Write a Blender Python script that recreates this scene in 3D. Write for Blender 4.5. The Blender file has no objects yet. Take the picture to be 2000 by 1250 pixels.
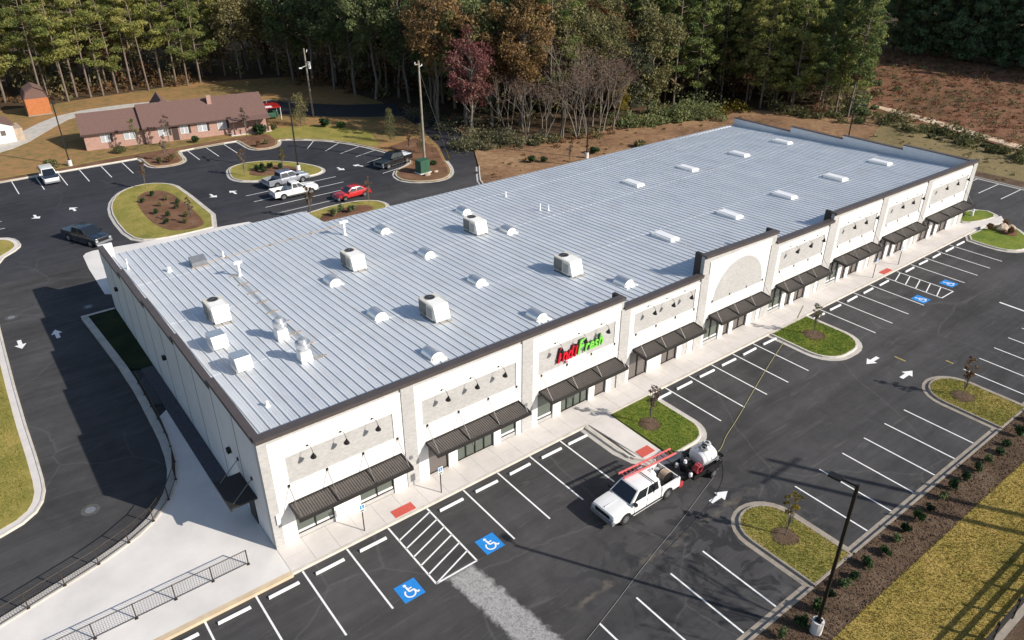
import bpy, bmesh, math, random
import numpy as np
from mathutils import Matrix, Vector

# ------------------------------------------------------------------ camera, world, sun, exposure
SC = bpy.context.scene
COL = SC.collection
R = math.radians
cam = bpy.data.cameras.new('camera')
cam.sensor_width = 36.0
cam.lens = 26.54
cam.clip_end = 3000.0
camo = bpy.data.objects.new('camera', cam)
COL.objects.link(camo)
_yaw, _pitch, _roll = R(-37.747), R(-29.031), R(0.044)
_fwd = Vector((-math.sin(_yaw) * math.cos(_pitch), math.cos(_yaw) * math.cos(_pitch), math.sin(_pitch)))
_right = Vector((math.cos(_yaw), math.sin(_yaw), 0))
_up = _right.cross(_fwd)
_r2 = math.cos(_roll) * _right + math.sin(_roll) * _up
_u2 = math.cos(_roll) * _up - math.sin(_roll) * _right
_m = Matrix((_r2, _u2, -_fwd)).transposed().to_4x4()
_m.translation = Vector((-8.683, -33.51, 33.021))
camo.matrix_world = _m
SC.camera = camo

SUN_AZ, SUN_EL = 149.1, 31.0
world = bpy.data.worlds.new('World')
SC.world = world
world.use_nodes = True
wn = world.node_tree.nodes
wl = world.node_tree.links
sky = wn.new('ShaderNodeTexSky')
sky.sky_type = 'NISHITA'
sky.sun_disc = False
sky.sun_elevation = R(SUN_EL)
sky.sun_rotation = R(SUN_AZ)
sky.air_density = 1.0
sky.dust_density = 1.0
wl.new(sky.outputs['Color'], wn['Background'].inputs['Color'])
wn['Background'].inputs['Strength'].default_value = 0.10
sl = bpy.data.lights.new('sun', 'SUN')
sl.energy = 4.6
sl.angle = R(0.5)
sl.color = (1.0, 0.93, 0.83)
sun = bpy.data.objects.new('sun', sl)
COL.objects.link(sun)
_s = Vector((math.sin(R(SUN_AZ)) * math.cos(R(SUN_EL)), math.cos(R(SUN_AZ)) * math.cos(R(SUN_EL)), math.sin(R(SUN_EL))))
sun.rotation_euler = _s.to_track_quat('Z', 'Y').to_euler()
sun.location = (20, -40, 60)
SC.view_settings.view_transform = 'Standard'
SC.view_settings.look = 'None'
SC.view_settings.gamma = 1.0
SC.view_settings.use_curve_mapping = False
SC.view_settings.exposure = 0.35

rnd = random.Random(7)
nrg = np.random.default_rng(11)

# ------------------------------------------------------------------ materials
MATS = {}
def _nodes(name):
    m = bpy.data.materials.new(name)
    m.use_nodes = True
    MATS[name] = m
    nt = m.node_tree
    return m, nt, nt.nodes, nt.links, nt.nodes['Principled BSDF']

def _pos(nt, scale=(1, 1, 1), rot=0.0, local=False):
    if local:
        g = nt.nodes.new('ShaderNodeTexCoord'); out = g.outputs['Object']
    else:
        g = nt.nodes.new('ShaderNodeNewGeometry'); out = g.outputs['Position']
    mp = nt.nodes.new('ShaderNodeMapping')
    mp.inputs['Scale'].default_value = scale
    mp.inputs['Rotation'].default_value = (0, 0, rot)
    nt.links.new(out, mp.inputs['Vector'])
    return mp.outputs['Vector']

def _noise(nt, vec, scale, detail=4, rough=0.55, dist=0.0):
    n = nt.nodes.new('ShaderNodeTexNoise')
    n.inputs['Scale'].default_value = scale
    n.inputs['Detail'].default_value = detail
    n.inputs['Roughness'].default_value = rough
    n.inputs['Distortion'].default_value = dist
    nt.links.new(vec, n.inputs['Vector'])
    return n.outputs['Fac']

def _ramp(nt, fac, stops):
    r = nt.nodes.new('ShaderNodeValToRGB')
    e = r.color_ramp.elements
    while len(e) < len(stops):
        e.new(0.5)
    for el, (p, c) in zip(e, stops):
        el.position = p
        el.color = (c[0], c[1], c[2], 1) if not isinstance(c, (int, float)) else (c, c, c, 1)
    nt.links.new(fac, r.inputs['Fac'])
    return r.outputs['Color']

def _mix(nt, a, b, fac, mode='MIX'):
    x = nt.nodes.new('ShaderNodeMix')
    x.data_type = 'RGBA'
    x.blend_type = mode
    for sock, v in ((x.inputs[6], a), (x.inputs[7], b)):
        if isinstance(v, tuple):
            sock.default_value = (v[0], v[1], v[2], 1)
        else:
            nt.links.new(v, sock)
    if isinstance(fac, (int, float)):
        x.inputs[0].default_value = fac
    else:
        nt.links.new(fac, x.inputs[0])
    return x.outputs[2]

def _math(nt, op, a, b=None, clamp=False):
    x = nt.nodes.new('ShaderNodeMath')
    x.operation = op
    x.use_clamp = clamp
    for i, v in enumerate((a, b)):
        if v is None:
            continue
        if isinstance(v, (int, float)):
            x.inputs[i].default_value = v
        else:
            nt.links.new(v, x.inputs[i])
    return x.outputs[0]

def _bump(nt, h, bsdf, strength=0.3, dist=0.03):
    b = nt.nodes.new('ShaderNodeBump')
    b.inputs['Strength'].default_value = strength
    b.inputs['Distance'].default_value = dist
    nt.links.new(h, b.inputs['Height'])
    nt.links.new(b.outputs['Normal'], bsdf.inputs['Normal'])

def plain(name, c, rough=0.6, metal=0.0, var=0.12, scale=3.0, bump=0.0, spec=0.4, local=False, coat=0.0):
    """one colour with a little dirt in it"""
    m, nt, N, L, b = _nodes(name)
    v = _pos(nt, local=local)
    f = _noise(nt, v, scale, 5, 0.6)
    lo = tuple(x * (1 - var) for x in c)
    hi = tuple(min(1, x * (1 + var)) for x in c)
    L.new(_ramp(nt, f, [(0.3, lo), (0.7, hi)]), b.inputs['Base Color'])
    b.inputs['Roughness'].default_value = rough
    b.inputs['Metallic'].default_value = metal
    b.inputs['Specular IOR Level'].default_value = spec
    b.inputs['Coat Weight'].default_value = coat
    b.inputs['Coat Roughness'].default_value = 0.08
    if bump:
        _bump(nt, _noise(nt, v, scale * 8, 3), b, bump, 0.02)
    return m

def soil(name, stops, s1=0.25, s2=3.0, rough=0.95, bump=0.5, bs=12.0, bd=0.05, fine=0.5):
    """ground cover: broad patches times fine tufts"""
    m, nt, N, L, b = _nodes(name)
    v = _pos(nt)
    a = _noise(nt, v, s1, 5, 0.6)
    f = _noise(nt, v, s2, 6, 0.7)
    mixf = _math(nt, 'ADD', _math(nt, 'MULTIPLY', a, 1 - fine), _math(nt, 'MULTIPLY', f, fine))
    L.new(_ramp(nt, mixf, stops), b.inputs['Base Color'])
    b.inputs['Roughness'].default_value = rough
    b.inputs['Specular IOR Level'].default_value = 0.15
    _bump(nt, _noise(nt, v, bs, 4, 0.7), b, bump, bd)
    return m

def leaf(name, stops, trans=0.33, rough=0.6, scale=0.5):
    m, nt, N, L, b = _nodes(name)
    v = _pos(nt)
    f = _noise(nt, v, scale, 4, 0.65)
    oi = N.new('ShaderNodeObjectInfo')
    f2 = _math(nt, 'ADD', _math(nt, 'MULTIPLY', f, 0.75), _math(nt, 'MULTIPLY', oi.outputs['Random'], 0.25))
    c = _ramp(nt, f2, stops)
    L.new(c, b.inputs['Base Color'])
    b.inputs['Roughness'].default_value = rough
    b.inputs['Specular IOR Level'].default_value = 0.2
    t = N.new('ShaderNodeBsdfTranslucent')
    L.new(c, t.inputs['Color'])
    mx = N.new('ShaderNodeMixShader')
    mx.inputs[0].default_value = trans
    L.new(b.outputs[0], mx.inputs[1])
    L.new(t.outputs[0], mx.inputs[2])
    L.new(mx.outputs[0], N['Material Output'].inputs['Surface'])
    return m

def asphalt(name, lo, hi, tint=(1, 1, 1), wear=True, patch=False, wet=False):
    m, nt, N, L, b = _nodes(name)
    v = _pos(nt)
    big = _noise(nt, v, 0.12, 4, 0.6, 0.4)
    st = _noise(nt, _pos(nt, (0.05, 0.9, 1), R(8)), 1.0, 5, 0.65, 0.6)
    fine = _noise(nt, v, 28, 3, 0.7)
    blot = _noise(nt, v, 0.9, 5, 0.7, 0.3)
    f = _math(nt, 'ADD', _math(nt, 'MULTIPLY', big, 0.45), _math(nt, 'MULTIPLY', st, 0.35))
    f = _math(nt, 'ADD', f, _math(nt, 'MULTIPLY', blot, 0.2))
    c = _ramp(nt, f, [(0.38, tuple(lo * t for t in tint)), (0.62, tuple(hi * t for t in tint))])
    c = _mix(nt, c, (0.5, 0.5, 0.5), 0.28, 'OVERLAY') if False else c
    g = _ramp(nt, fine, [(0.3, 0.72), (0.7, 1.28)])
    c = _mix(nt, c, g, 1.0, 'MULTIPLY')
    if wear:   # pale scuffs and dust left by tyres
        sc = _noise(nt, _pos(nt, (0.22, 1.6, 1), R(-14)), 1.2, 7, 0.72, 1.2)
        c = _mix(nt, c, (0.16, 0.155, 0.15), _math(nt, 'MULTIPLY', _ramp(nt, sc, [(0.56, 0.0), (0.78, 1.0)]), 0.5))
        vo = N.new('ShaderNodeTexVoronoi')
        vo.feature = 'DISTANCE_TO_EDGE'
        vo.inputs['Scale'].default_value = 0.085
        wv = _math(nt, 'MULTIPLY', _noise(nt, v, 0.5, 4), 0.0)
        vv = N.new('ShaderNodeVectorMath'); vv.operation = 'ADD'
        nz = N.new('ShaderNodeTexNoise'); nz.inputs['Scale'].default_value = 0.16; nz.inputs['Detail'].default_value = 5
        L.new(v, nz.inputs['Vector'])
        sc2 = N.new('ShaderNodeVectorMath'); sc2.operation = 'SCALE'; sc2.inputs['Scale'].default_value = 2.2
        L.new(nz.outputs['Color'], sc2.inputs[0])
        L.new(v, vv.inputs[0]); L.new(sc2.outputs[0], vv.inputs[1])
        L.new(vv.outputs[0], vo.inputs['Vector'])
        cr = _ramp(nt, vo.outputs['Distance'], [(0.0, 1.0), (0.006, 0.0)])
        c = _mix(nt, c, (0.17, 0.165, 0.16), _math(nt, 'MULTIPLY', cr, 0.22))
    rgh = 0.85
    sx = N.new('ShaderNodeSeparateXYZ')
    g0 = N.new('ShaderNodeNewGeometry')
    L.new(g0.outputs['Position'], sx.inputs[0])
    X, Y = sx.outputs[0], sx.outputs[1]
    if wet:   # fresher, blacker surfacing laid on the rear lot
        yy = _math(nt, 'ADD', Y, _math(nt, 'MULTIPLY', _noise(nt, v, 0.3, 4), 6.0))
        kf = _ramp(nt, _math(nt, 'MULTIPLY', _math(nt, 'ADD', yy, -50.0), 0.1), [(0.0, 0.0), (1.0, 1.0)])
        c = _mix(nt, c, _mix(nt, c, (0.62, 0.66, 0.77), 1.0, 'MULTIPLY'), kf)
    if patch:  # chalky crushed-stone residue in front of the hatched aisle
        cx = _math(nt, 'ADD', _math(nt, 'MULTIPLY', _math(nt, 'ADD', Y, 7.6), -0.10), 7.55)
        d = _math(nt, 'ABSOLUTE', _math(nt, 'SUBTRACT', X, cx))
        d = _math(nt, 'ADD', d, _math(nt, 'MULTIPLY', _math(nt, 'SUBTRACT', _noise(nt, v, 2.2, 5), 0.5), 0.9))
        k1 = _ramp(nt, _math(nt, 'MULTIPLY', d, 0.5), [(0.36, 1.0), (0.50, 0.0)])
        k2 = _ramp(nt, _math(nt, 'MULTIPLY', _math(nt, 'ADD', _math(nt, 'MULTIPLY', Y, -1.0), -7.5), 1.0), [(0.0, 0.0), (0.5, 1.0)])
        k3 = _ramp(nt, _noise(nt, v, 5.5, 5, 0.75, 1.5), [(0.33, 0.25), (0.55, 1.0)])
        k = _math(nt, 'MULTIPLY', _math(nt, 'MULTIPLY', k1, k2), k3)
        c = _mix(nt, c, (0.36, 0.355, 0.35), k)
    if wet:   # water and oil marks round the washing trailer and the second row
        w = _noise(nt, v, 0.55, 6, 0.62, 0.9)
        k1 = _ramp(nt, _math(nt, 'MULTIPLY', _math(nt, 'ADD', X, -8.0), 0.08), [(0.0, 0.0), (0.8, 1.0)])
        k2 = _ramp(nt, _math(nt, 'MULTIPLY', _math(nt, 'ADD', Y, 9.0), -0.25), [(0.0, 0.0), (1.0, 1.0)])
        k4 = _ramp(nt, _math(nt, 'MULTIPLY', _math(nt, 'ADD', X, -30.0), -0.1), [(0.0, 0.15), (0.6, 1.0)])
        k = _math(nt, 'MULTIPLY', _math(nt, 'MULTIPLY', k1, k2), _ramp(nt, w, [(0.50, 0.0), (0.56, 1.0)]))
        k = _math(nt, 'MULTIPLY', k, k4)
        c = _mix(nt, c, (0.016, 0.017, 0.02), _math(nt, 'MULTIPLY', k, 0.7))
        # rusty washed-out streak beside the trailer
        d = _math(nt, 'ABSOLUTE', _math(nt, 'ADD', _math(nt, 'ADD', Y, 13.6), _math(nt, 'MULTIPLY', _math(nt, 'SUBTRACT', _noise(nt, v, 1.1, 5), 0.5), 1.4)))
        r1 = _ramp(nt, d, [(0.05, 1.0), (0.28, 0.0)])
        r2 = _ramp(nt, _math(nt, 'MULTIPLY', _math(nt, 'ADD', X, -10.0), 0.06), [(0.0, 0.0), (0.06, 1.0), (0.95, 1.0), (1.0, 0.0)])
        r3 = _ramp(nt, _noise(nt, v, 0.8, 5), [(0.42, 0.0), (0.6, 1.0)])
        c = _mix(nt, c, (0.17, 0.145, 0.11), _math(nt, 'MULTIPLY', _math(nt, 'MULTIPLY', _math(nt, 'MULTIPLY', r1, r2), r3), 0.6))
    L.new(c, b.inputs['Base Color'])
    b.inputs['Roughness'].default_value = rgh
    b.inputs['Specular IOR Level'].default_value = 0.25
    _bump(nt, fine, b, 0.35, 0.02)
    return m

def brick(name, c1, c2, mortar, bw=0.22, bh=0.075, rough=0.85):
    m, nt, N, L, b = _nodes(name)
    g = N.new('ShaderNodeNewGeometry')
    sx = N.new('ShaderNodeSeparateXYZ')
    L.new(g.outputs['Position'], sx.inputs[0])
    cb = N.new('ShaderNodeCombineXYZ')
    L.new(_math(nt, 'ADD', sx.outputs[0], sx.outputs[1]), cb.inputs[0])
    L.new(sx.outputs[2], cb.inputs[1])
    t = N.new('ShaderNodeTexBrick')
    t.inputs['Scale'].default_value = 1.0
    t.inputs['Brick Width'].default_value = bw
    t.inputs['Row Height'].default_value = bh
    t.inputs['Mortar Size'].default_value = 0.008
    t.inputs['Color1'].default_value = (*c1, 1)
    t.inputs['Color2'].default_value = (*c2, 1)
    t.inputs['Mortar'].default_value = (*mortar, 1)
    L.new(cb.outputs[0], t.inputs['Vector'])
    f = _ramp(nt, _noise(nt, _pos(nt), 0.7, 5), [(0.3, 0.94), (0.7, 1.05)])
    L.new(_mix(nt, t.outputs['Color'], f, 1.0, 'MULTIPLY'), b.inputs['Base Color'])
    b.inputs['Roughness'].default_value = rough
    _bump(nt, t.outputs['Fac'], b, -0.4, 0.01)
    return m

def glass(name, c, rough=0.04):
    m, nt, N, L, b = _nodes(name)
    b.inputs['Base Color'].default_value = (*c, 1)
    b.inputs['Roughness'].default_value = rough
    b.inputs['Specular IOR Level'].default_value = 0.9
    return m

def roofmetal(name):
    m, nt, N, L, b = _nodes(name)
    st = _noise(nt, _pos(nt, (2.2, 0.10, 1)), 1.0, 6, 0.65)
    bl = _noise(nt, _pos(nt), 0.35, 5, 0.6)
    f = _math(nt, 'ADD', _math(nt, 'MULTIPLY', st, 0.6), _math(nt, 'MULTIPLY', bl, 0.4))
    c = _ramp(nt, f, [(0.35, (0.57, 0.60, 0.64)), (0.5, (0.635, 0.665, 0.70)), (0.68, (0.68, 0.70, 0.725))])
    du = _noise(nt, _pos(nt, (1.5, 0.25, 1)), 1.3, 6, 0.7)
    c = _mix(nt, c, (0.50, 0.44, 0.37), _math(nt, 'MULTIPLY', _ramp(nt, du, [(0.52, 0.0), (0.75, 1.0)]), 0.5))
    L.new(c, b.inputs['Base Color'])
    b.inputs['Metallic'].default_value = 0.15
    L.new(_ramp(nt, bl, [(0.3, 0.42), (0.7, 0.6)]), b.inputs['Roughness'])
    _bump(nt, _noise(nt, _pos(nt, (0.2, 3.0, 1)), 3.0, 3), b, 0.12, 0.02)
    return m

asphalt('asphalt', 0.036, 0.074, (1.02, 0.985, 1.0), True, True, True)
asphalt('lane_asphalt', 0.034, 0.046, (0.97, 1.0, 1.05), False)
plain('concrete', (0.63, 0.59, 0.56), 0.85, 0, 0.07, 0.9, 0.15)
plain('apron_concrete', (0.66, 0.635, 0.61), 0.85, 0, 0.12, 0.28, 0.15)
plain('kerb_concrete', (0.56, 0.52, 0.46), 0.85, 0, 0.14, 1.4, 0.2)
plain('gutter_concrete', (0.47, 0.44, 0.40), 0.85, 0, 0.16, 1.2, 0.2)
plain('tan_kerb', (0.58, 0.46, 0.31), 0.85, 0, 0.12, 1.5, 0.2)
plain('old_kerb', (0.30, 0.26, 0.215), 0.9, 0, 0.22, 1.6, 0.3)
soil('grass_green', [(0.30, (0.057, 0.096, 0.016)), (0.48, (0.133, 0.184, 0.029)), (0.62, (0.237, 0.248, 0.046)), (0.75, (0.361, 0.272, 0.078))], 0.5, 5.0, bump=0.7)
soil('grass_shaded', [(0.30, (0.010, 0.016, 0.008)), (0.5, (0.022, 0.033, 0.013)), (0.7, (0.045, 0.055, 0.020))], 0.6, 6.0, bump=0.9)  # darker copy of the grass, the wall's shade painted into its colour
soil('grass_olive', [(0.30, (0.116, 0.132, 0.029)), (0.48, (0.239, 0.217, 0.053)), (0.62, (0.363, 0.287, 0.088)), (0.75, (0.446, 0.310, 0.112))], 0.4, 4.0, bump=0.7)
soil('grass_sod', [(0.30, (0.160, 0.142, 0.035)), (0.45, (0.291, 0.228, 0.057)), (0.57, (0.404, 0.300, 0.087)), (0.72, (0.526, 0.389, 0.143))], 0.35, 2.2, bump=0.7)
soil('lawn_tan', [(0.34, (0.10, 0.095, 0.03)), (0.44, (0.19, 0.14, 0.055)), (0.52, (0.27, 0.175, 0.075)), (0.58, (0.34, 0.18, 0.075)), (0.68, (0.30, 0.22, 0.11))], 0.07, 0.8, bump=0.5)
soil('mulch', [(0.32, (0.085, 0.043, 0.026)), (0.5, (0.175, 0.092, 0.055)), (0.68, (0.28, 0.165, 0.105))], 0.5, 7.0, bump=0.9)
soil('mulch_grey', [(0.32, (0.044, 0.029, 0.020)), (0.5, (0.115, 0.076, 0.050)), (0.68, (0.215, 0.150, 0.102))], 0.6, 9.0, bump=1.0)
soil('straw', [(0.34, (0.09, 0.06, 0.035)), (0.45, (0.20, 0.115, 0.065)), (0.55, (0.29, 0.175, 0.095)), (0.62, (0.34, 0.23, 0.13)), (0.72, (0.30, 0.24, 0.14))], 0.10, 1.2, bump=0.7)
soil('litter', [(0.32, (0.028, 0.022, 0.014)), (0.5, (0.075, 0.05, 0.03)), (0.68, (0.15, 0.09, 0.05))], 0.2, 2.5, bump=0.9)
soil('field_red', [(0.34, (0.055, 0.045, 0.02)), (0.44, (0.135, 0.080, 0.042)), (0.52, (0.215, 0.105, 0.062)), (0.60, (0.25, 0.13, 0.08)), (0.70, (0.27, 0.19, 0.10))], 0.08, 0.7, bump=1.0, bs=4.0, bd=0.15, fine=0.55)
soil('grass_dry', [(0.33, (0.10, 0.085, 0.04)), (0.5, (0.21, 0.165, 0.08)), (0.68, (0.30, 0.24, 0.13))], 0.15, 2.0, bump=0.8)
soil('dirt_bright', [(0.33, (0.42, 0.25, 0.15)), (0.5, (0.60, 0.46, 0.33)), (0.68, (0.72, 0.60, 0.46))], 0.3, 3.0, bump=0.4)
plain('old_manhole', (0.085, 0.083, 0.08), 0.85, 0, 0.3, 3.0)
plain('white_paint', (0.78, 0.78, 0.77), 0.7, 0, 0.10, 6.0, 0.1)
plain('yellow_paint', (0.42, 0.33, 0.10), 0.8, 0, 0.3, 6.0)
plain('blue_paint', (0.015, 0.22, 0.62), 0.6, 0, 0.12, 5.0)
plain('red_pad', (0.56, 0.10, 0.075), 0.7, 0, 0.12, 6.0, 0.2)
plain('stucco_white', (0.80, 0.785, 0.76), 0.9, 0, 0.035, 0.8, 0.1)
plain('wall_grey', (0.60, 0.60, 0.61), 0.9, 0, 0.05, 0.6, 0.1)
plain('joint_dark', (0.10, 0.10, 0.11), 0.8)
brick('grey_brick', (0.46, 0.447, 0.432), (0.36, 0.350, 0.340), (0.49, 0.48, 0.47))
brick('house_brick', (0.33, 0.165, 0.125), (0.42, 0.24, 0.19), (0.44, 0.35, 0.30))
plain('coping', (0.105, 0.087, 0.082), 0.45, 0.3, 0.12, 1.0)
roofmetal('roof_metal')
plain('canopy_metal', (0.125, 0.110, 0.10), 0.5, 0.3, 0.12, 2.0)
plain('canopy_frame', (0.035, 0.032, 0.030), 0.5, 0.3, 0.1, 2.0)
plain('steel_rod', (0.16, 0.15, 0.145), 0.45, 0.5)
plain('black_metal', (0.016, 0.015, 0.015), 0.45, 0.2, 0.1)
plain('rail_metal', (0.045, 0.036, 0.03), 0.5, 0.3, 0.1)
plain('bronze_frame', (0.028, 0.024, 0.022), 0.4, 0.4, 0.1)
glass('store_glass', (0.085, 0.105, 0.088), 0.05)
glass('paper_glass', (0.125, 0.108, 0.10), 0.25)
glass('dark_glass', (0.012, 0.016, 0.020), 0.05)
plain('unit_cream', (0.62, 0.595, 0.52), 0.5, 0, 0.05, 1.5)
plain('unit_white', (0.80, 0.79, 0.76), 0.5, 0, 0.05, 1.5)
plain('unit_coil', (0.16, 0.165, 0.16), 0.6, 0.2, 0.2, 8.0)
plain('galvanised', (0.66, 0.67, 0.68), 0.32, 0.75, 0.08, 2.0)
plain('skylight_white', (0.78, 0.79, 0.80), 0.3, 0, 0.04, 1.0)
plain('pvc_white', (0.80, 0.80, 0.78), 0.4)
plain('weathered_wood', (0.30, 0.25, 0.20), 0.85, 0, 0.2, 3.0, 0.3)
plain('pole_wood', (0.27, 0.235, 0.19), 0.9, 0, 0.2, 2.0, 0.3)
plain('transformer_grey', (0.62, 0.63, 0.63), 0.5)
plain('cabinet_green', (0.035, 0.10, 0.062), 0.5, 0, 0.1)
plain('car_white', (0.78, 0.78, 0.77), 0.25, 0, 0.02, 2.0, 0, 0.5, True, 0.6)
plain('car_silver', (0.42, 0.45, 0.50), 0.3, 0.5, 0.03, 2.0, 0, 0.5, True, 0.6)
plain('car_slate', (0.17, 0.18, 0.24), 0.3, 0.4, 0.03, 2.0, 0, 0.5, True, 0.6)
plain('car_black', (0.010, 0.011, 0.013), 0.22, 0, 0.1, 2.0, 0, 0.6, True, 0.8)
plain('car_navy', (0.010, 0.016, 0.028), 0.3, 0, 0.1, 2.0, 0, 0.6, True, 0.8)
plain('car_red', (0.48, 0.020, 0.022), 0.25, 0, 0.05, 2.0, 0, 0.5, True, 0.8)
plain('chrome', (0.62, 0.63, 0.65), 0.18, 0.9, 0.04)
plain('rubber', (0.014, 0.014, 0.014), 0.85)
plain('bumper_grey', (0.20, 0.21, 0.23), 0.5, 0.2)
plain('lamp_clear', (0.36, 0.38, 0.40), 0.12, 0, 0.05)
plain('lamp_red', (0.38, 0.018, 0.015), 0.25)
plain('ladder_red', (0.66, 0.15, 0.15), 0.45, 0, 0.1)
plain('tank_white', (0.72, 0.73, 0.74), 0.35, 0, 0.05)
plain('hose_grey', (0.20, 0.20, 0.195), 0.6)
plain('hose_yellow', (0.34, 0.31, 0.15), 0.6)
plain('hose_black', (0.05, 0.05, 0.052), 0.6)
plain('reel_red', (0.38, 0.04, 0.05), 0.5)
plain('bucket_grey', (0.5, 0.5, 0.5), 0.5)
plain('shingle_brown', (0.155, 0.092, 0.078), 0.95, 0, 0.16, 5.0, 0.3)
plain('shed_orange', (0.46, 0.165, 0.06), 0.8, 0, 0.12, 2.0, 0.2)
plain('siding_white', (0.74, 0.74, 0.70), 0.8, 0, 0.05)
plain('trim_white', (0.72, 0.72, 0.72), 0.7)
plain('curtain_pane', (0.42, 0.44, 0.47), 0.3)
plain('rust_stain', (0.44, 0.36, 0.25), 0.8, 0, 0.3, 3.0)
plain('trim_brown', (0.06, 0.04, 0.035), 0.7)
plain('bark_pine', (0.165, 0.130, 0.103), 0.95, 0, 0.25, 2.0, 0.4)
plain('bark_grey', (0.165, 0.142, 0.118), 0.95, 0, 0.2, 2.0, 0.4)
plain('bark_dark', (0.10, 0.08, 0.06), 0.95, 0, 0.25, 2.0, 0.4)
plain('sign_red', (0.62, 0.012, 0.030), 0.4, 0, 0.03)
plain('sign_green', (0.20, 0.60, 0.09), 0.4, 0, 0.03)
plain('sign_green_dark', (0.02, 0.075, 0.02), 0.5, 0, 0.05)
plain('sign_red_dark', (0.07, 0.008, 0.010), 0.5, 0, 0.05)
plain('plate_white', (0.78, 0.80, 0.82), 0.4)
plain('stone_tan', (0.42, 0.33, 0.25), 0.9, 0, 0.2, 2.0, 0.3)
plain('gravel_dark', (0.075, 0.075, 0.085), 0.95, 0, 0.35, 8.0, 0.8)
leaf('needles', [(0.28, (0.066, 0.094, 0.033)), (0.45, (0.198, 0.222, 0.063)), (0.60, (0.360, 0.348, 0.105)), (0.78, (0.456, 0.372, 0.150))])
leaf('needles_young', [(0.28, (0.067, 0.109, 0.044)), (0.45, (0.168, 0.208, 0.066)), (0.60, (0.296, 0.304, 0.092)), (0.78, (0.400, 0.328, 0.130))])
leaf('needles_dark', [(0.28, (0.099, 0.154, 0.087)), (0.5, (0.187, 0.264, 0.126)), (0.75, (0.286, 0.330, 0.145))])
leaf('leaf_olive', [(0.28, (0.069, 0.080, 0.036)), (0.45, (0.150, 0.150, 0.063)), (0.62, (0.237, 0.206, 0.093)), (0.78, (0.300, 0.219, 0.112))])
leaf('leaf_orange', [(0.28, (0.086, 0.063, 0.030)), (0.45, (0.172, 0.115, 0.050)), (0.62, (0.259, 0.161, 0.069)), (0.78, (0.287, 0.190, 0.103))])
leaf('leaf_burgundy', [(0.28, (0.085, 0.030, 0.032)), (0.48, (0.165, 0.058, 0.058)), (0.66, (0.22, 0.098, 0.088)), (0.8, (0.20, 0.12, 0.085))])
leaf('leaf_greygreen', [(0.28, (0.046, 0.056, 0.031)), (0.5, (0.117, 0.124, 0.072)), (0.72, (0.215, 0.195, 0.117))])
leaf('leaf_green', [(0.28, (0.052, 0.086, 0.037)), (0.5, (0.124, 0.163, 0.066)), (0.72, (0.221, 0.227, 0.097))])
leaf('leaf_shrub', [(0.28, (0.010, 0.028, 0.010)), (0.5, (0.026, 0.058, 0.018)), (0.72, (0.060, 0.095, 0.030))], 0.15)
leaf('leaf_yellow', [(0.28, (0.10, 0.085, 0.012)), (0.5, (0.22, 0.17, 0.02)), (0.72, (0.32, 0.22, 0.04))])
leaf('leaf_rust', [(0.28, (0.099, 0.053, 0.026)), (0.5, (0.193, 0.110, 0.053)), (0.72, (0.275, 0.176, 0.086))])
leaf('field_weed', [(0.28, (0.09, 0.042, 0.022)), (0.5, (0.19, 0.088, 0.05)), (0.72, (0.27, 0.15, 0.085))])
leaf('twig_red', [(0.28, (0.085, 0.055, 0.042)), (0.5, (0.15, 0.098, 0.074)), (0.72, (0.21, 0.145, 0.11))], 0.1)

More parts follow.
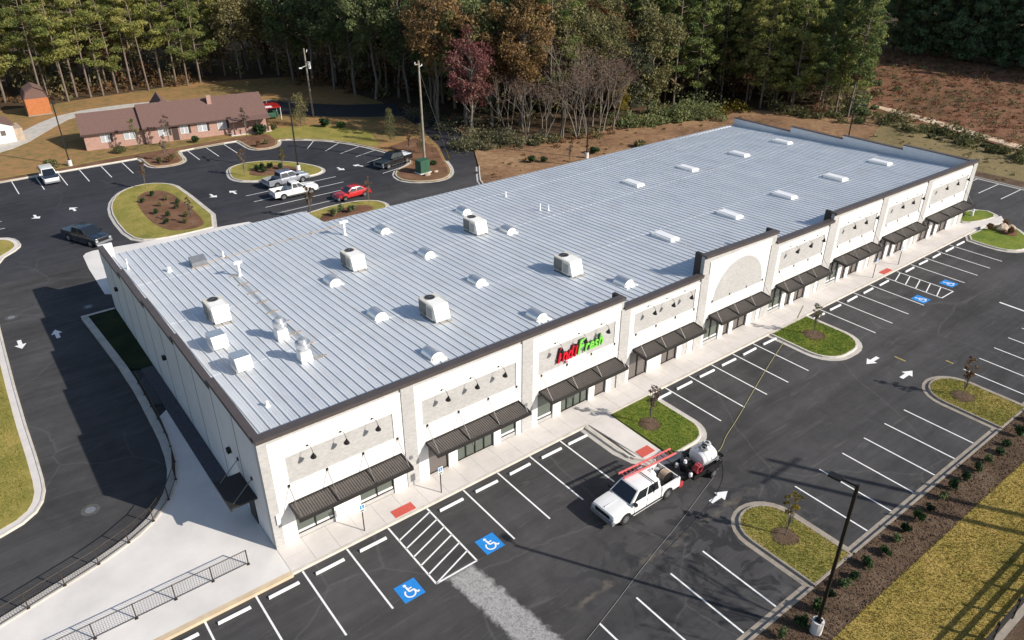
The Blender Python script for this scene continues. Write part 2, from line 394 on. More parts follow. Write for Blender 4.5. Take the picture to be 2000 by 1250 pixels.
# ------------------------------------------------------------------ geometry helpers
class MB:
    """collects shapes and links them as ONE mesh object"""
    def __init__(s):
        s.v = []; s.f = []
    def add(s, vs, fs):
        o = len(s.v)
        s.v += [tuple(p) for p in vs]
        s.f += [tuple(i + o for i in f) for f in fs]
        return s
    def box(s, x0, x1, y0, y1, z0, z1):
        return s.add([(x0, y0, z0), (x1, y0, z0), (x1, y1, z0), (x0, y1, z0), (x0, y0, z1), (x1, y0, z1), (x1, y1, z1), (x0, y1, z1)],
                     [(0, 3, 2, 1), (4, 5, 6, 7), (0, 1, 5, 4), (1, 2, 6, 5), (2, 3, 7, 6), (3, 0, 4, 7)])
    def hexa(s, bot, top):
        return s.add(list(bot) + list(top), [(0, 3, 2, 1), (4, 5, 6, 7), (0, 1, 5, 4), (1, 2, 6, 5), (2, 3, 7, 6), (3, 0, 4, 7)])
    def quad(s, a, b, c, d):
        return s.add([a, b, c, d], [(0, 1, 2, 3)])
    def cyl(s, p0, p1, r0, r1=None, n=10, caps=True):
        r1 = r0 if r1 is None else r1
        p0 = Vector(p0); p1 = Vector(p1)
        d = (p1 - p0)
        d.normalize()
        a = d.orthogonal().normalized(); b = d.cross(a)
        vs = []
        for k in range(n):
            t = 2 * math.pi * k / n
            e = a * math.cos(t) + b * math.sin(t)
            vs.append(p0 + e * r0)
        for k in range(n):
            t = 2 * math.pi * k / n
            e = a * math.cos(t) + b * math.sin(t)
            vs.append(p1 + e * r1)
        fs = [(k, (k + 1) % n, n + (k + 1) % n, n + k) for k in range(n)]
        if caps:
            fs += [tuple(range(n - 1, -1, -1)), tuple(range(n, 2 * n))]
        return s.add(vs, fs)
    def tube(s, pts, r, n=6):
        for a, b in zip(pts[:-1], pts[1:]):
            s.cyl(a, b, r, r, n, True)
        return s
    def prism(s, poly, z0, z1):
        n = len(poly)
        ar = sum(poly[i][0] * poly[(i + 1) % n][1] - poly[(i + 1) % n][0] * poly[i][1] for i in range(n))
        if ar < 0:
            poly = poly[::-1]
        return s.add([(p[0], p[1], z0) for p in poly] + [(p[0], p[1], z1) for p in poly],
                     [tuple(range(n, 2 * n))] + [(k, (k + 1) % n, n + (k + 1) % n, n + k) for k in range(n)])
    def sheet(s, poly, z):
        n = len(poly)
        ar = sum(poly[i][0] * poly[(i + 1) % n][1] - poly[(i + 1) % n][0] * poly[i][1] for i in range(n))
        if ar < 0:
            poly = poly[::-1]
        return s.add([(p[0], p[1], z) for p in poly], [tuple(range(n))])
    def blob(s, c, rx, ry, rz, n=10, m=6):
        vs = [(c[0], c[1], c[2] - rz)]
        for i in range(1, m):
            ph = -math.pi / 2 + math.pi * i / m
            for k in range(n):
                t = 2 * math.pi * k / n
                vs.append((c[0] + rx * math.cos(ph) * math.cos(t), c[1] + ry * math.cos(ph) * math.sin(t), c[2] + rz * math.sin(ph)))
        vs.append((c[0], c[1], c[2] + rz))
        fs = [(0, 1 + (k + 1) % n, 1 + k) for k in range(n)]
        for i in range(m - 2):
            for k in range(n):
                a = 1 + i * n + k; b = 1 + i * n + (k + 1) % n
                fs.append((a, b, b + n, a + n))
        t = len(vs) - 1
        o = 1 + (m - 2) * n
        fs += [(o + k, o + (k + 1) % n, t) for k in range(n)]
        return s.add(vs, fs)
    def mesh(s, name):
        me = bpy.data.meshes.new(name)
        me.from_pydata(s.v, [], s.f)
        me.update()
        return me
    def build(s, name, mat, parent=None, bevel=0.0, smooth=False):
        me = s.mesh(name)
        if bevel:
            bm = bmesh.new(); bm.from_mesh(me)
            bmesh.ops.remove_doubles(bm, verts=bm.verts, dist=1e-5)
            bmesh.ops.bevel(bm, geom=list(bm.edges), offset=bevel, segments=2, affect='EDGES', profile=0.6, clamp_overlap=True)
            bm.to_mesh(me); bm.free()
        if smooth:
            me.shade_smooth()
            me.set_sharp_from_angle(angle=R(40))
        return link(name, me, mat, parent)

def link(name, me, mat, parent=None):
    if mat is not None and not me.materials:
        me.materials.append(MATS[mat])
    o = bpy.data.objects.new(name, me)
    COL.objects.link(o)
    if parent is not None:
        o.parent = parent
    return o

def tag(o, label=None, cat=None, group=None, kind=None):
    if label: o['label'] = label
    if cat: o['category'] = cat
    if group: o['group'] = group
    if kind: o['kind'] = kind
    return o

def thing(name, label, cat, loc=(0, 0, 0), rz=0.0, group=None):
    o = bpy.data.objects.new(name, None)
    o.empty_display_size = 0.3
    COL.objects.link(o)
    o.location = loc
    o.rotation_euler = (0, 0, rz)
    return tag(o, label, cat, group)

def struct(o, label=None):
    o['kind'] = 'structure'
    if label: o['label'] = label
    return o

def copy_tree(o, parent=None):
    c = o.copy()
    COL.objects.link(c)
    c.parent = parent
    for ch in list(o.children):
        copy_tree(ch, c)
    return c

def smooth_poly(pts, it=2, closed=True):
    for _ in range(it):
        out = []
        n = len(pts)
        rng = range(n) if closed else range(n - 1)
        if not closed:
            out.append(pts[0])
        for i in rng:
            a = pts[i]; b = pts[(i + 1) % n]
            out.append((a[0] * .75 + b[0] * .25, a[1] * .75 + b[1] * .25))
            out.append((a[0] * .25 + b[0] * .75, a[1] * .25 + b[1] * .75))
        if not closed:
            out.append(pts[-1])
        pts = out
    return pts

def offset_line(pts, d, closed):
    """points moved d to the left of the walking direction"""
    n = len(pts); out = []
    for i in range(n):
        a = pts[i - 1] if (closed or i > 0) else pts[i]
        c = pts[(i + 1) % n] if (closed or i < n - 1) else pts[i]
        p = pts[i]
        d1 = Vector((p[0] - a[0], p[1] - a[1])); d2 = Vector((c[0] - p[0], c[1] - p[1]))
        if d1.length < 1e-6: d1 = d2
        if d2.length < 1e-6: d2 = d1
        d1.normalize(); d2.normalize()
        n1 = Vector((-d1.y, d1.x)); n2 = Vector((-d2.y, d2.x))
        m = n1 + n2
        if m.length < 1e-6: m = n1
        m.normalize()
        k = d / max(0.45, m.dot(n1))
        out.append((p[0] + m.x * k, p[1] + m.y * k))
    return out

def strip(mb, A, B, za, zb, closed):
    n = len(A)
    vs = [(p[0], p[1], za) for p in A] + [(p[0], p[1], zb) for p in B]
    fs = [(i, (i + 1) % n, n + (i + 1) % n, n + i) for i in (range(n) if closed else range(n - 1))]
    mb.add(vs, fs)

def kerb(name, pts, closed=True, side=1, h=0.145, kw=0.16, gw=0.40, mk='kerb_concrete', mg='gutter_concrete', gutter=True):
    """kerb whose road-side foot runs on pts; side=1 puts the raised body to the left of the walk, the gutter to the right"""
    if closed:
        ar = sum(pts[i][0] * pts[(i + 1) % len(pts)][1] - pts[(i + 1) % len(pts)][0] * pts[i][1] for i in range(len(pts)))
        if ar < 0: pts = pts[::-1]
    A0 = pts
    A1 = offset_line(pts, 0.03 * side, closed)
    A2 = offset_line(pts, kw * side, closed)
    mb = MB()
    strip(mb, A0, A1, 0.0, h, closed); strip(mb, A1, A2, h, h, closed); strip(mb, A2, A2, h, 0.0, closed)
    o = struct(mb.build(name, mk), 'pale concrete kerb')
    if gutter:
        g = MB()
        B = offset_line(pts, -gw * side, closed)
        strip(g, A0, B, 0.016, 0.010, closed)
        g.build('gutter', mg, o)
    return o

def inner(pts, d):
    ar = sum(pts[i][0] * pts[(i + 1) % len(pts)][1] - pts[(i + 1) % len(pts)][0] * pts[i][1] for i in range(len(pts)))
    if ar < 0: pts = pts[::-1]
    return offset_line(pts, d, True)

# ------------------------------------------------------------------ ground and paving
struct(MB().sheet([(-900, -600), (1200, -600), (1200, 1400), (-900, 1400)], -0.06).build('ground', 'litter'), 'leaf-littered ground')
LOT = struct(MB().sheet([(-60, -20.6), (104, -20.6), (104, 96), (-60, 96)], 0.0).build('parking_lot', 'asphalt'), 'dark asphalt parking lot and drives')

# lawns, beds and islands (raised behind their kerbs)
left_lawn = smooth_poly([(-60, 10.5), (-17, 10.5), (-13, 10.8), (-10.7, 11.6), (-9.7, 13.3), (-9.5, 16), (-9.45, 25), (-9.0, 39), (-8.5, 50), (-7.0, 56.4), (-4.7, 58.8), (-4.4, 60.4), (-4.9, 62.4), (-6.3, 63.4), (-9, 64), (-60, 64)], 1)
struct(MB().prism(inner(left_lawn, 0.62), -0.05, 0.13).build('lawn', 'grass_olive'), 'olive lawn left of the drive')
struct(MB().prism(inner(left_lawn, 0.1), -0.05, 0.10).build('mow_strip', 'concrete'), 'pale concrete edging of the left lawn')
kerb('kerb', left_lawn, True, 1, gutter=False)

kline = [(-60, 85.3), (14.0, 85.4), (14.4, 85.0), (14.4, 80.8), (15.0, 79.5), (16.8, 78.9), (18.5, 79.2), (19.4, 80.6), (19.7, 84.6), (20.3, 85.5), (28.8, 85.6), (29.0, 85.0),
         (29.0, 80.6), (29.6, 79.2), (31.2, 78.6), (32.8, 79.1), (33.7, 80.5), (34.2, 82.0), (35.5, 81.6), (38, 79.6), (40.5, 77.0), (42.5, 73.2), (43.8, 69.5), (44.8, 65), (45.2, 60.6),
         (44.4, 58.9), (41.4, 57.6), (39.9, 55.6), (39.6, 53.4), (40.6, 51.6), (43, 50.2), (45, 50.3), (46.6, 51.6), (47.9, 53.7), (49.2, 57.0), (52.5, 64), (56, 76), (60, 96)]
back = kline + [(75, 130), (75, 230), (-120, 230), (-120, 85.3)]
struct(MB().prism([(p[0], p[1]) for p in back], -0.05, 0.12).build('lawn', 'lawn_tan'), 'dormant tan lawn round the brick house')
kerb('kerb', smooth_poly(kline[:-3], 1, False), False, 1)
# mulch and green strips just behind the kerb
struct(MB().prism([(-60, 85.7), (14.3, 85.75), (14.85, 85.3), (14.8, 81.2), (15.3, 80.0), (16.8, 79.4), (18.2, 79.7), (18.9, 80.9), (19.2, 84.9), (19.9, 86.0), (29.2, 86.0), (29.5, 85), (29.5, 81), (30, 79.7), (31.2, 79.1), (32.5, 79.6), (33.2, 80.8), (33.9, 82.6), (34, 86.5), (30, 87.6), (20, 87.6), (10, 87.6), (4, 86.8), (-60, 86.8)], 0.0, 0.135).build('mulch_bed', 'mulch'), 'brown mulch strip behind the rear kerb')
struct(MB().prism([(-20, 87.0), (4, 87.2), (10, 88.0), (30, 88.0), (37, 89), (44, 86), (48, 78), (45.6, 70), (44.2, 70.2), (42.6, 74), (40, 78), (36, 82.2), (34.2, 83), (34.4, 86.8), (30, 87.7), (20, 87.7), (10, 87.7), (4, 86.95), (-20, 86.95)], 0.0, 0.140).build('lawn', 'grass_olive'), 'greener grass strip below the brick house')
struct(MB().prism([(45.6, 68), (46.2, 62), (45.6, 60.4), (44.7, 58.5), (41.7, 57.1), (40.4, 55.3), (40.1, 53.5), (41, 52), (43.1, 50.7), (44.9, 50.8), (46.2, 51.9), (47.5, 54), (48.8, 57.2), (51.5, 63), (52, 70)], 0.0, 0.138).build('mulch_bed', 'mulch'), 'rust brown mulch round the green cabinet')

# wood floor, straw slope behind the building, the open field and its dirt track
struct(MB().prism([(47.4, 33), (47.2, 45.2), (47.8, 46.6), (51.5, 52.0), (58, 63), (63, 80), (66, 96), (90, 130), (200, 130), (200, 56), (128, 30), (112, 26), (98, 22), (92, 30)], -0.05, 0.12).build('straw_slope', 'straw'), 'pine straw slope behind the building')
kerb('kerb', [(47.2, 43.0), (47.3, 45.2), (47.9, 46.7), (49.4, 49.0), (51.4, 51.9)], False, -1, kw=0.18)
struct(MB().prism([(60, 58), (72, 55), (84, 57), (108, 54), (114, 40), (120, 33), (132, 39), (185, 70), (195, 70), (240, 70), (240, 260), (60, 260), (59, 104), (61, 80)], -0.05, 0.135).build('forest_floor', 'litter'), 'leaf litter under the woods')
struct(MB().prism([(-120, 131), (10, 130.5), (24, 132), (38, 133.5), (56, 127), (62, 104), (90, 104), (90, 260), (-120, 260)], 0.0, 0.145).build('forest_floor', 'litter'), 'leaf litter under the left woods')
struct(MB().prism([(102.9, -80), (102.9, 12), (98, 22.5), (112, 26.5), (121, 30.5), (124, 24), (119, 9), (112, -20), (108, -80)], -0.05, 0.13).build('meadow', 'grass_dry'), 'dry tan grass beyond the building end')
struct(MB().prism([(102.6, -80), (102.6, 12), (104.6, 12), (105.6, 0), (106.5, -80)], -0.05, 0.14).build('mulch_bed', 'mulch_grey'), 'dark brown bed beside the end parking bays')
struct(MB().prism([(121, 30.4), (132, 38.8), (184, 69), (191, 64), (187, 34), (188, -80), (112, -80), (116, -20), (120, 6), (124.5, 24)], -0.05, 0.125).build('field', 'field_red'), 'red brown cleared field')
struct(MB().prism(smooth_poly([(130.5, 38), (128.6, 36), (125.6, 24), (122.6, 13), (119.5, 2), (117.0, -8), (118.4, -8.5), (121.5, 1.5), (124.8, 12.5), (128.2, 23), (130.6, 33)], 1), 0.0, 0.15).build('dirt_track', 'dirt_bright'), 'pale dirt track along the field')
kerb('kerb', [(102.4, -60), (102.4, 12)], False, -1)

# driveways of the house
struct(MB().prism(smooth_poly([(-30, 97), (-4, 99.2), (2, 103), (7, 111), (12, 118), (22, 119.4), (30, 117), (30, 119.6), (22, 122.2), (11, 121.6), (4.5, 114.5), (-0.5, 106), (-6, 103), (-30, 101)], 1), 0.0, 0.15).build('driveway', 'gutter_concrete'), 'pale concrete drive curving past the sheds')
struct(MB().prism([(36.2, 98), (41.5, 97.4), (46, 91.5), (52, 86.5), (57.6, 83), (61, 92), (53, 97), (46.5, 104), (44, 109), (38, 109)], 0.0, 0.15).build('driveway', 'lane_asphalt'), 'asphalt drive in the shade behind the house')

# rear service slab, side apron, front sidewalk
struct(MB().prism(smooth_poly([(-0.1, 37.9), (0.0, 52.0), (0.8, 53.3), (3, 53.0), (7.2, 52.2), (14, 51.8), (19, 51), (19, 37.9)], 1), 0.0, 0.05).build('service_slab', 'apron_concrete'), 'pale concrete slab behind the building')
apron_edge = [(-40, -1.0), (-20, 2.4), (-13.6, 4.1), (-10.9, 4.85), (-8.1, 5.6), (-5.6, 6.75), (-4.1, 8.3), (-3.1, 10.2), (-2.55, 13.4), (-2.35, 18), (-2.25, 24.5), (-2.6, 31), (-2.95, 37.2)]
ae = smooth_poly(apron_edge, 1, False)
AZ = 0.16
struct(MB().prism([(-0.02, -2.3), (-0.02, 19.0)] + [p for p in ae[::-1] if p[1] < 19.0] + [(-40, -2.3)], -0.02, AZ).build('concrete_apron', 'apron_concrete'), 'pale concrete apron at the building corner')
struct(MB().prism([(-0.02, 19.0), (-0.02, 24.6)] + [p for p in ae[::-1] if 19.0 < p[1] < 24.6], -0.02, AZ - 0.02).build('mulch_bed', 'gravel_dark'), 'dark bed beside the side wall')
struct(MB().prism([(-0.02, 24.6), (-0.02, 37.2)] + [p for p in ae[::-1] if 24.6 < p[1]], -0.02, AZ).build('grass_strip', 'grass_shaded'), 'grass strip along the side wall, shade put into its colour')
struct(MB().prism([(-1.0, 7.0), (-0.02, 7.0), (-0.02, 25), (-1.0, 25)], AZ, AZ + 0.05).build('gravel_strip', 'gravel_dark'), 'dark gravel strip at the foot of the side wall')
mb = MB()
a2 = offset_line(ae, -0.58, False)
strip(mb, ae, a2, 0.24, 0.24, False); strip(mb, a2, a2, 0.24, AZ - 0.05, False); strip(mb, ae, ae, 0.0, 0.24, False)
struct(mb.build('retaining_kerb', 'gutter_concrete'), 'broad concrete kerb along the curving drive')
mb = MB()
strip(mb, [(-2.9, 37.2), (-0.1, 37.3)], [(-2.9, 37.6), (-0.1, 37.6)], 0.2, 0.2, False); strip(mb, [(-2.9, 37.6), (-0.1, 37.6)], [(-2.9, 37.6), (-0.1, 37.6)], 0.2, 0.0, False)
struct(mb.build('kerb', 'kerb_concrete'), 'short kerb closing the green strip')

SIDE = struct(MB().prism([(-0.02, -2.08), (83.4, -2.08), (83.4, -0.02), (-0.02, -0.02)], -0.02, 0.135).build('sidewalk', 'gutter_concrete'), 'pale concrete sidewalk along the storefronts')
slab = MB().box(0.0, 1.50, -2.06, -1.06, 0.10, 0.155).mesh('sidewalk_slab')
slab2 = MB().box(0.0, 1.50, -1.045, -0.03, 0.10, 0.155).mesh('sidewalk_slab')
for k in range(55):
    for me in (slab, slab2):
        o = link('slab', me, 'concrete', SIDE)
        o.location = (0.01 + 1.515 * k, 0, (k * 7 % 3) * 0.0015)
mb = MB()
strip(mb, [(0, -2.30), (84, -2.30)], [(0, -2.27), (84, -2.27)], 0.0, 0.15, False); strip(mb, [(0, -2.27), (84, -2.27)], [(0, -2.08), (84, -2.08)], 0.15, 0.15, False)
struct(mb.build('kerb', 'kerb_concrete'), 'kerb along the front sidewalk')
mb = MB()
strip(mb, [(-40, -2.42), (0, -2.42)], [(-40, -2.39), (0, -2.39)], 0.0, 0.165, False); strip(mb, [(-40, -2.39), (0, -2.39)], [(-40, -2.05), (0, -2.05)], 0.165, 0.165, False)
struct(mb.build('kerb', 'tan_kerb'), 'sandy tan kerb left of the building corner')

def island(poly, grass, label, ring=None, it=1, mk='kerb_concrete', mg='gutter_concrete', z=0.125):
    p = smooth_poly(poly, it) if it else poly
    struct(MB().prism(inner(p, 0.14), -0.02, z).build('grass_island', grass), label)
    kerb('kerb', p, True, 1, mk=mk, mg=mg)
    if ring:
        for (cx, cy, r) in ring:
            c = [(cx + r * (1 + 0.08 * math.sin(3 * t + cx)) * math.cos(t), cy + r * (1 + 0.08 * math.cos(2 * t + cy)) * math.sin(t)) for t in np.linspace(0, 2 * math.pi, 20)[:-1]]
            mbr = MB()
            q = [(cx + (x - cx) * .55, cy + (y - cy) * .55) for x, y in c]
            strip(mbr, c, q, z + 0.003, z + 0.09, True)
            mbr.add([(x, y, z + 0.09) for x, y in q], [tuple(range(len(q)))])
            struct(mbr.build('mulch_ring', 'mulch_grey'), 'mulch ring round a young tree')

def rounded(x0, x1, y0, y1, r, corners):
    """rectangle outline; corners lists which of bl, br, tr, tl are rounded"""
    pts = []
    for nm, cx, cy, a0 in (('bl', x0, y0, 180), ('br', x1, y0, 270), ('tr', x1, y1, 0), ('tl', x0, y1, 90)):
        if nm in corners:
            ox = cx + (r if nm[1] == 'l' else -r); oy = cy + (r if nm[0] == 'b' else -r)
            for k in range(7):
                t = R(a0 + 15 * k)
                pts.append((ox + r * math.cos(t), oy + r * math.sin(t)))
        else:
            pts.append((cx, cy))
    return pts

# island with the ramp walk, and its twin up the row
struct(MB().prism(inner(rounded(24.55, 28.75, -8.3, -2.28, 1.8, ('br',)), 0.1), -0.02, 0.13).build('grass_island', 'grass_green'), 'bright green island beside the ramp walk')
kerb('kerb', [(22.0, -2.35), (22.0, -5.6), (22.3, -6.9), (23.1, -7.9), (24.3, -8.3), (26.9, -8.3)] + [(26.95 + 1.8 * math.cos(R(a)), -6.5 + 1.8 * math.sin(R(a))) for a in range(-90, 1, 15)] + [(28.75, -2.35)], False, 1)
struct(MB().hexa([(22.45, -8.05, -0.02), (24.5, -8.25, -0.02), (24.5, -2.1, -0.02), (22.45, -2.1, -0.02)], [(23.0, -7.75, 0.03), (24.5, -8.1, 0.03), (24.5, -2.1, 0.152), (22.45, -2.1, 0.152)]).build('ramp_walk', 'concrete'), 'pale concrete ramp walk')
struct(MB().box(22.16, 22.34, -6.6, -2.3, 0.0, 0.16).build('ramp_kerb', 'kerb_concrete'), 'kerb beside the ramp walk')
for cx, cy in ((26.0, -4.9),):
    c = [(cx + 0.82 * (1 + .06 * math.sin(3 * t)) * math.cos(t), cy + 0.82 * math.sin(t)) for t in np.linspace(0, 2 * math.pi, 20)[:-1]]
    mb = MB(); q = [(cx + (x - cx) * .5, cy + (y - cy) * .5) for x, y in c]
    strip(mb, c, q, 0.134, 0.22, True); mb.add([(x, y, 0.22) for x, y in q], [tuple(range(len(q)))])
    struct(mb.build('mulch_ring', 'mulch_grey'), 'mulch ring on the island by the ramp')
island(rounded(43.85, 49.25, -8.3, -2.26, 2.2, ('bl', 'br')), 'grass_green', 'bright green island farther along the front row', [(46.7, -4.7, 0.95)], 0)
island(rounded(45.55, 49.75, -20.66, -14.5, 2.05, ('tl', 'tr')), 'grass_olive', 'olive green island at the far end of the second row', [(47.4, -17.0, 0.85)], 0, 'old_kerb', 'old_kerb')
island(rounded(22.35, 26.15, -20.66, -14.5, 1.88, ('tl', 'tr')), 'grass_olive', 'olive green island beside the tall lamp post', [(24.25, -17.4, 0.8)], 0, 'old_kerb', 'old_kerb')
# second-row kerb, shrub bed, sod strip, far bed
for a, b in ((-30, 22.2), (26.3, 45.4), (49.9, 102)):
    mb = MB()
    strip(mb, [(a, -20.12), (b, -20.12)], [(a, -20.5), (b, -20.5)], 0.012, 0.012, False)
    strip(mb, [(a, -20.5), (b, -20.5)], [(a, -20.53), (b, -20.53)], 0.012, 0.15, False); strip(mb, [(a, -20.53), (b, -20.53)], [(a, -20.7), (b, -20.7)], 0.15, 0.15, False)
    struct(mb.build('kerb', 'old_kerb'), 'weathered kerb at the head of the second row')
struct(MB().prism([(-60, -23.15), (110, -23.15), (110, -20.70), (-60, -20.70)], -0.1, 0.118).build('mulch_bed', 'mulch_grey'), 'mulch bed with the shrub row')
SODX = struct(MB().prism([(-60, -28.0), (110, -28.0), (110, -23.15), (-60, -23.15)], -0.1, 0.11).build('grass_verge', 'grass_sod'), 'yellow green sod verge')
sod = MB().hexa([(0, 0, .09), (1.187, 0, .09), (1.187, .572, .09), (0, .572, .09)], [(.004, .004, .140), (1.184, .004, .140), (1.184, .568, .140), (.004, .568, .140)])
sodm = sod.mesh('sod_roll')
for row in range(8):
    for k in range(30):
        x = 19.6 + k * 1.19 + (0.6 if row % 2 else 0)
        o = link('sod_roll', sodm, 'grass_sod', SODX)
        o.location = (x, -27.75 + row * 0.575, rnd.uniform(-0.006, 0.004))
        o.rotation_euler = (rnd.uniform(-.006, .006), rnd.uniform(-.004, .004), rnd.uniform(-0.008, 0.008))
struct(MB().prism([(-60, -28.5), (110, -28.5), (110, -28.0), (-60, -28.0)], -0.1, 0.09).build('kerb', 'old_kerb'), 'grey edging beyond the sod verge')
struct(MB().prism([(-60, -70), (110, -70), (110, -28.5), (-60, -28.5)], -0.1, 0.10).build('mulch_bed', 'mulch_grey'), 'brown bed in the lower right corner')

# rear islands
island([(5.4, 54.6), (5.4, 62), (6.2, 67), (7.8, 70.6), (9.8, 72.5), (12.2, 72.8), (14.2, 71.2), (15.0, 68.8), (15.2, 52.0), (10, 51.8), (6.8, 52.4)], 'grass_olive', 'oblong grass island with shrubs behind the building')
struct(MB().prism(smooth_poly([(9.0, 66.5), (10.6, 69.3), (12.4, 69.2), (13.7, 66.5), (13.8, 55), (13.0, 52.6), (9.6, 53.2), (8.5, 58)], 2), 0.0, 0.15).build('mulch_bed', 'mulch'), 'mulch bed inside the oblong island')
island([(22.0, 69.5), (23.0, 72.6), (25, 73.7), (27.2, 73.4), (29.2, 72.4), (31.2, 70), (32.7, 67.4), (33.4, 65), (33.0, 63.3), (31.8, 62.6), (30.3, 62.5), (26.4, 63.6), (22.8, 65.5), (21.8, 67.5)], 'grass_olive', 'teardrop grass island with a lamp post')
struct(MB().prism(smooth_poly([(24.0, 68.2), (26, 71), (29.5, 69.6), (31, 66), (29, 65.2), (25, 66.4)], 2), 0.0, 0.15).build('mulch_bed', 'mulch'), 'mulch bed inside the teardrop island')
island([(21.6, 45), (22.2, 48.6), (26, 49.9), (30.6, 49.9), (32.9, 48.6), (33.5, 47.0), (33.1, 45.4), (31.5, 44.2), (23, 43.8)], 'grass_olive', 'grass island close behind the roof edge')
struct(MB().prism(smooth_poly([(24, 45.2), (25.5, 48.2), (30.5, 48.4), (31.8, 46.6), (30.8, 45.2)], 2), 0.0, 0.15).build('mulch_bed', 'mulch'), 'mulch bed on the island behind the roof')
# end island with its walk
island(smooth_poly([(79.3, -2.4), (79.0, -5.8), (79.6, -7.4), (81.4, -8.2), (84, -7.6), (86.4, -5.6), (87.6, -3.6), (84.5, -2.6)], 1), 'grass_green', 'green island at the far corner of the storefronts', None, 0)
island(smooth_poly([(84.0, 0.9), (87.2, 1.6), (90.4, 0.2), (89.4, -1.9), (86.5, -1.5), (84.0, -0.6)], 1), 'grass_green', 'small green lobe beyond the building end', None, 0)
struct(MB().prism([(83.3, -2.4), (84.8, -2.35), (87.8, -3.3), (89.6, -2.1), (86.6, -1.7), (83.3, -0.55)], -0.02, 0.15).build('walkway', 'concrete'), 'pale walk between the end islands')
struct(MB().prism(smooth_poly([(83.6, -4.6), (85.4, -3.2), (87.0, -3.7), (86.2, -5.2), (84.2, -6.1)], 1), 0.0, 0.16).build('mulch_bed', 'mulch'), 'mulch patch on the far corner island')

# ------------------------------------------------------------------ painted markings (children of the lot)
ZP = 0.006
def line(x0, y0, x1, y1, w=0.11, mat='white_paint', name='parking_line'):
    d = Vector((x1 - x0, y1 - y0)); d.normalize(); n = Vector((-d.y, d.x)) * w / 2
    return MB().sheet([(x0 + n.x, y0 + n.y), (x1 + n.x, y1 + n.y), (x1 - n.x, y1 - n.y), (x0 - n.x, y0 - n.y)], ZP).build(name, mat, LOT)
P = 2.74
for k in (-6, -5, -4, -3, -2, -1, 0, 1, 4, 5, 6, 7):
    line(0.554 + P * k, -2.34, 0.554 + P * k, -7.69)
for k in range(5):
    line(30.52 + P * k, -2.34, 30.52 + P * k, -7.69)
for k in range(4):
    line(51.5 + 2.82 * k, -2.34, 51.5 + 2.82 * k, -7.75)
for k in range(4):
    line(67.85 + 2.78 * k, -2.4, 67.85 + 2.78 * k, -7.85)
def hatch(x0, x1, y0, y1, n, slant):
    line(x0, y0, x0, y1); line(x1, y0, x1, y1); line(x0, y1, x1, y1)
    for k in range(n):
        ya = y0 - 0.35 - k * (abs(y1 - y0) - 0.5) / n - slant
        yb = ya + slant
        if ya < y1: continue
        line(x0, ya, x1, min(yb, y0), 0.10)
hatch(6.03, 8.78, -2.34, -7.69, 6, 0.95)
hatch(62.75, 65.05, -2.4, -8.05, 5, 0.7)
for k in range(6):
    line(28.67 + P * k, -15.12, 28.67 + P * k, -20.1)
for k in range(-6, 3):
    line(14.1 + P * k, -15.12, 14.1 + P * k, -20.1)
for k in range(10):
    line(51.6 + P * k, -15.2, 51.6 + P * k, -20.1)
line(66.2, -11.8, 66.1, -17.2, 0.22, name='stop_line')
for k in range(5):
    line(96.2, 8.9 - 2.75 * k, 102.0, 8.9 - 2.75 * k)
for x in (-7.6, -4.85, -2.05, 0.85, 3.6, 6.25, 9.05, 11.85):
    line(x, 78.7, x, 84.9)
for x in (21.15, 23.95, 26.7):
    line(x, 79.4, x, 85.1)
for a in ((36.0, 75.2, 39.2, 79.4), (37.6, 72.3, 41.6, 75.4), (38.8, 69.7, 43.3, 71.6), (39.9, 66.9, 44.5, 68.4), (39.9, 63.3, 45.0, 64.9), (40.0, 60.4, 45.4, 61.9), (39.2, 57.6, 43.4, 58.6)):
    line(*a)
for a in ((20.8, 60.2, 33.4, 60.3), (20.8, 57.5, 33.2, 57.6), (21.2, 54.7, 32.6, 54.8), (21.6, 51.9, 31.8, 52.0)):
    line(*a)
for y in (66.5, 69.2):
    line(-14, y, -5.2, y)

def arrow(x, y, rz, s=1.0, bend=0.0):
    pts = [(-0.85, -0.16), (0.05, -0.16), (0.05, -0.45), (0.9, 0.0), (0.05, 0.45), (0.05, 0.16), (-0.85, 0.16)]
    if bend:
        pts = [(-0.9, -0.15), (0.1, -0.15 + 0.05), (0.25, -0.55), (0.85, 0.25 * bend + 0.1), (0.0, 0.55), (0.05, 0.2), (-0.9, 0.15)]
    c, d = math.cos(rz), math.sin(rz)
    MB().sheet([(x + s * (a * c - b * d), y + s * (a * d + b * c)) for a, b in pts], ZP).build('arrow_marking', 'white_paint', LOT)
arrow(24.0, -12.75, 0.0, 0.95); arrow(47.0, -10.0, math.pi, 1.0); arrow(47.2, -12.8, 0, 1.0)
arrow(-8.0, 35.7, -math.pi / 2, 1.0); arrow(-5.2, 35.8, math.pi / 2, 1.0)
arrow(-1.8, 68.3, -math.pi / 2, 0.95, 1); arrow(2.4, 68.5, math.pi / 2, 0.95, 1)
arrow(17.4, 62.8, -math.pi / 2, 0.95, 1); arrow(20.1, 62.6, math.pi / 2, 0.95, 1)
arrow(35.4, 63.0, -math.pi / 2, 0.95, 1); arrow(38.2, 62.9, math.pi / 2 + 0.4, 0.95, 1)
line(49.05, -10.8, 49.05, -11.75, 0.12, 'yellow_paint', 'worn_yellow_dash'); line(51.8, -13.7, 51.8, -14.3, 0.12, 'yellow_paint', 'worn_yellow_dash')

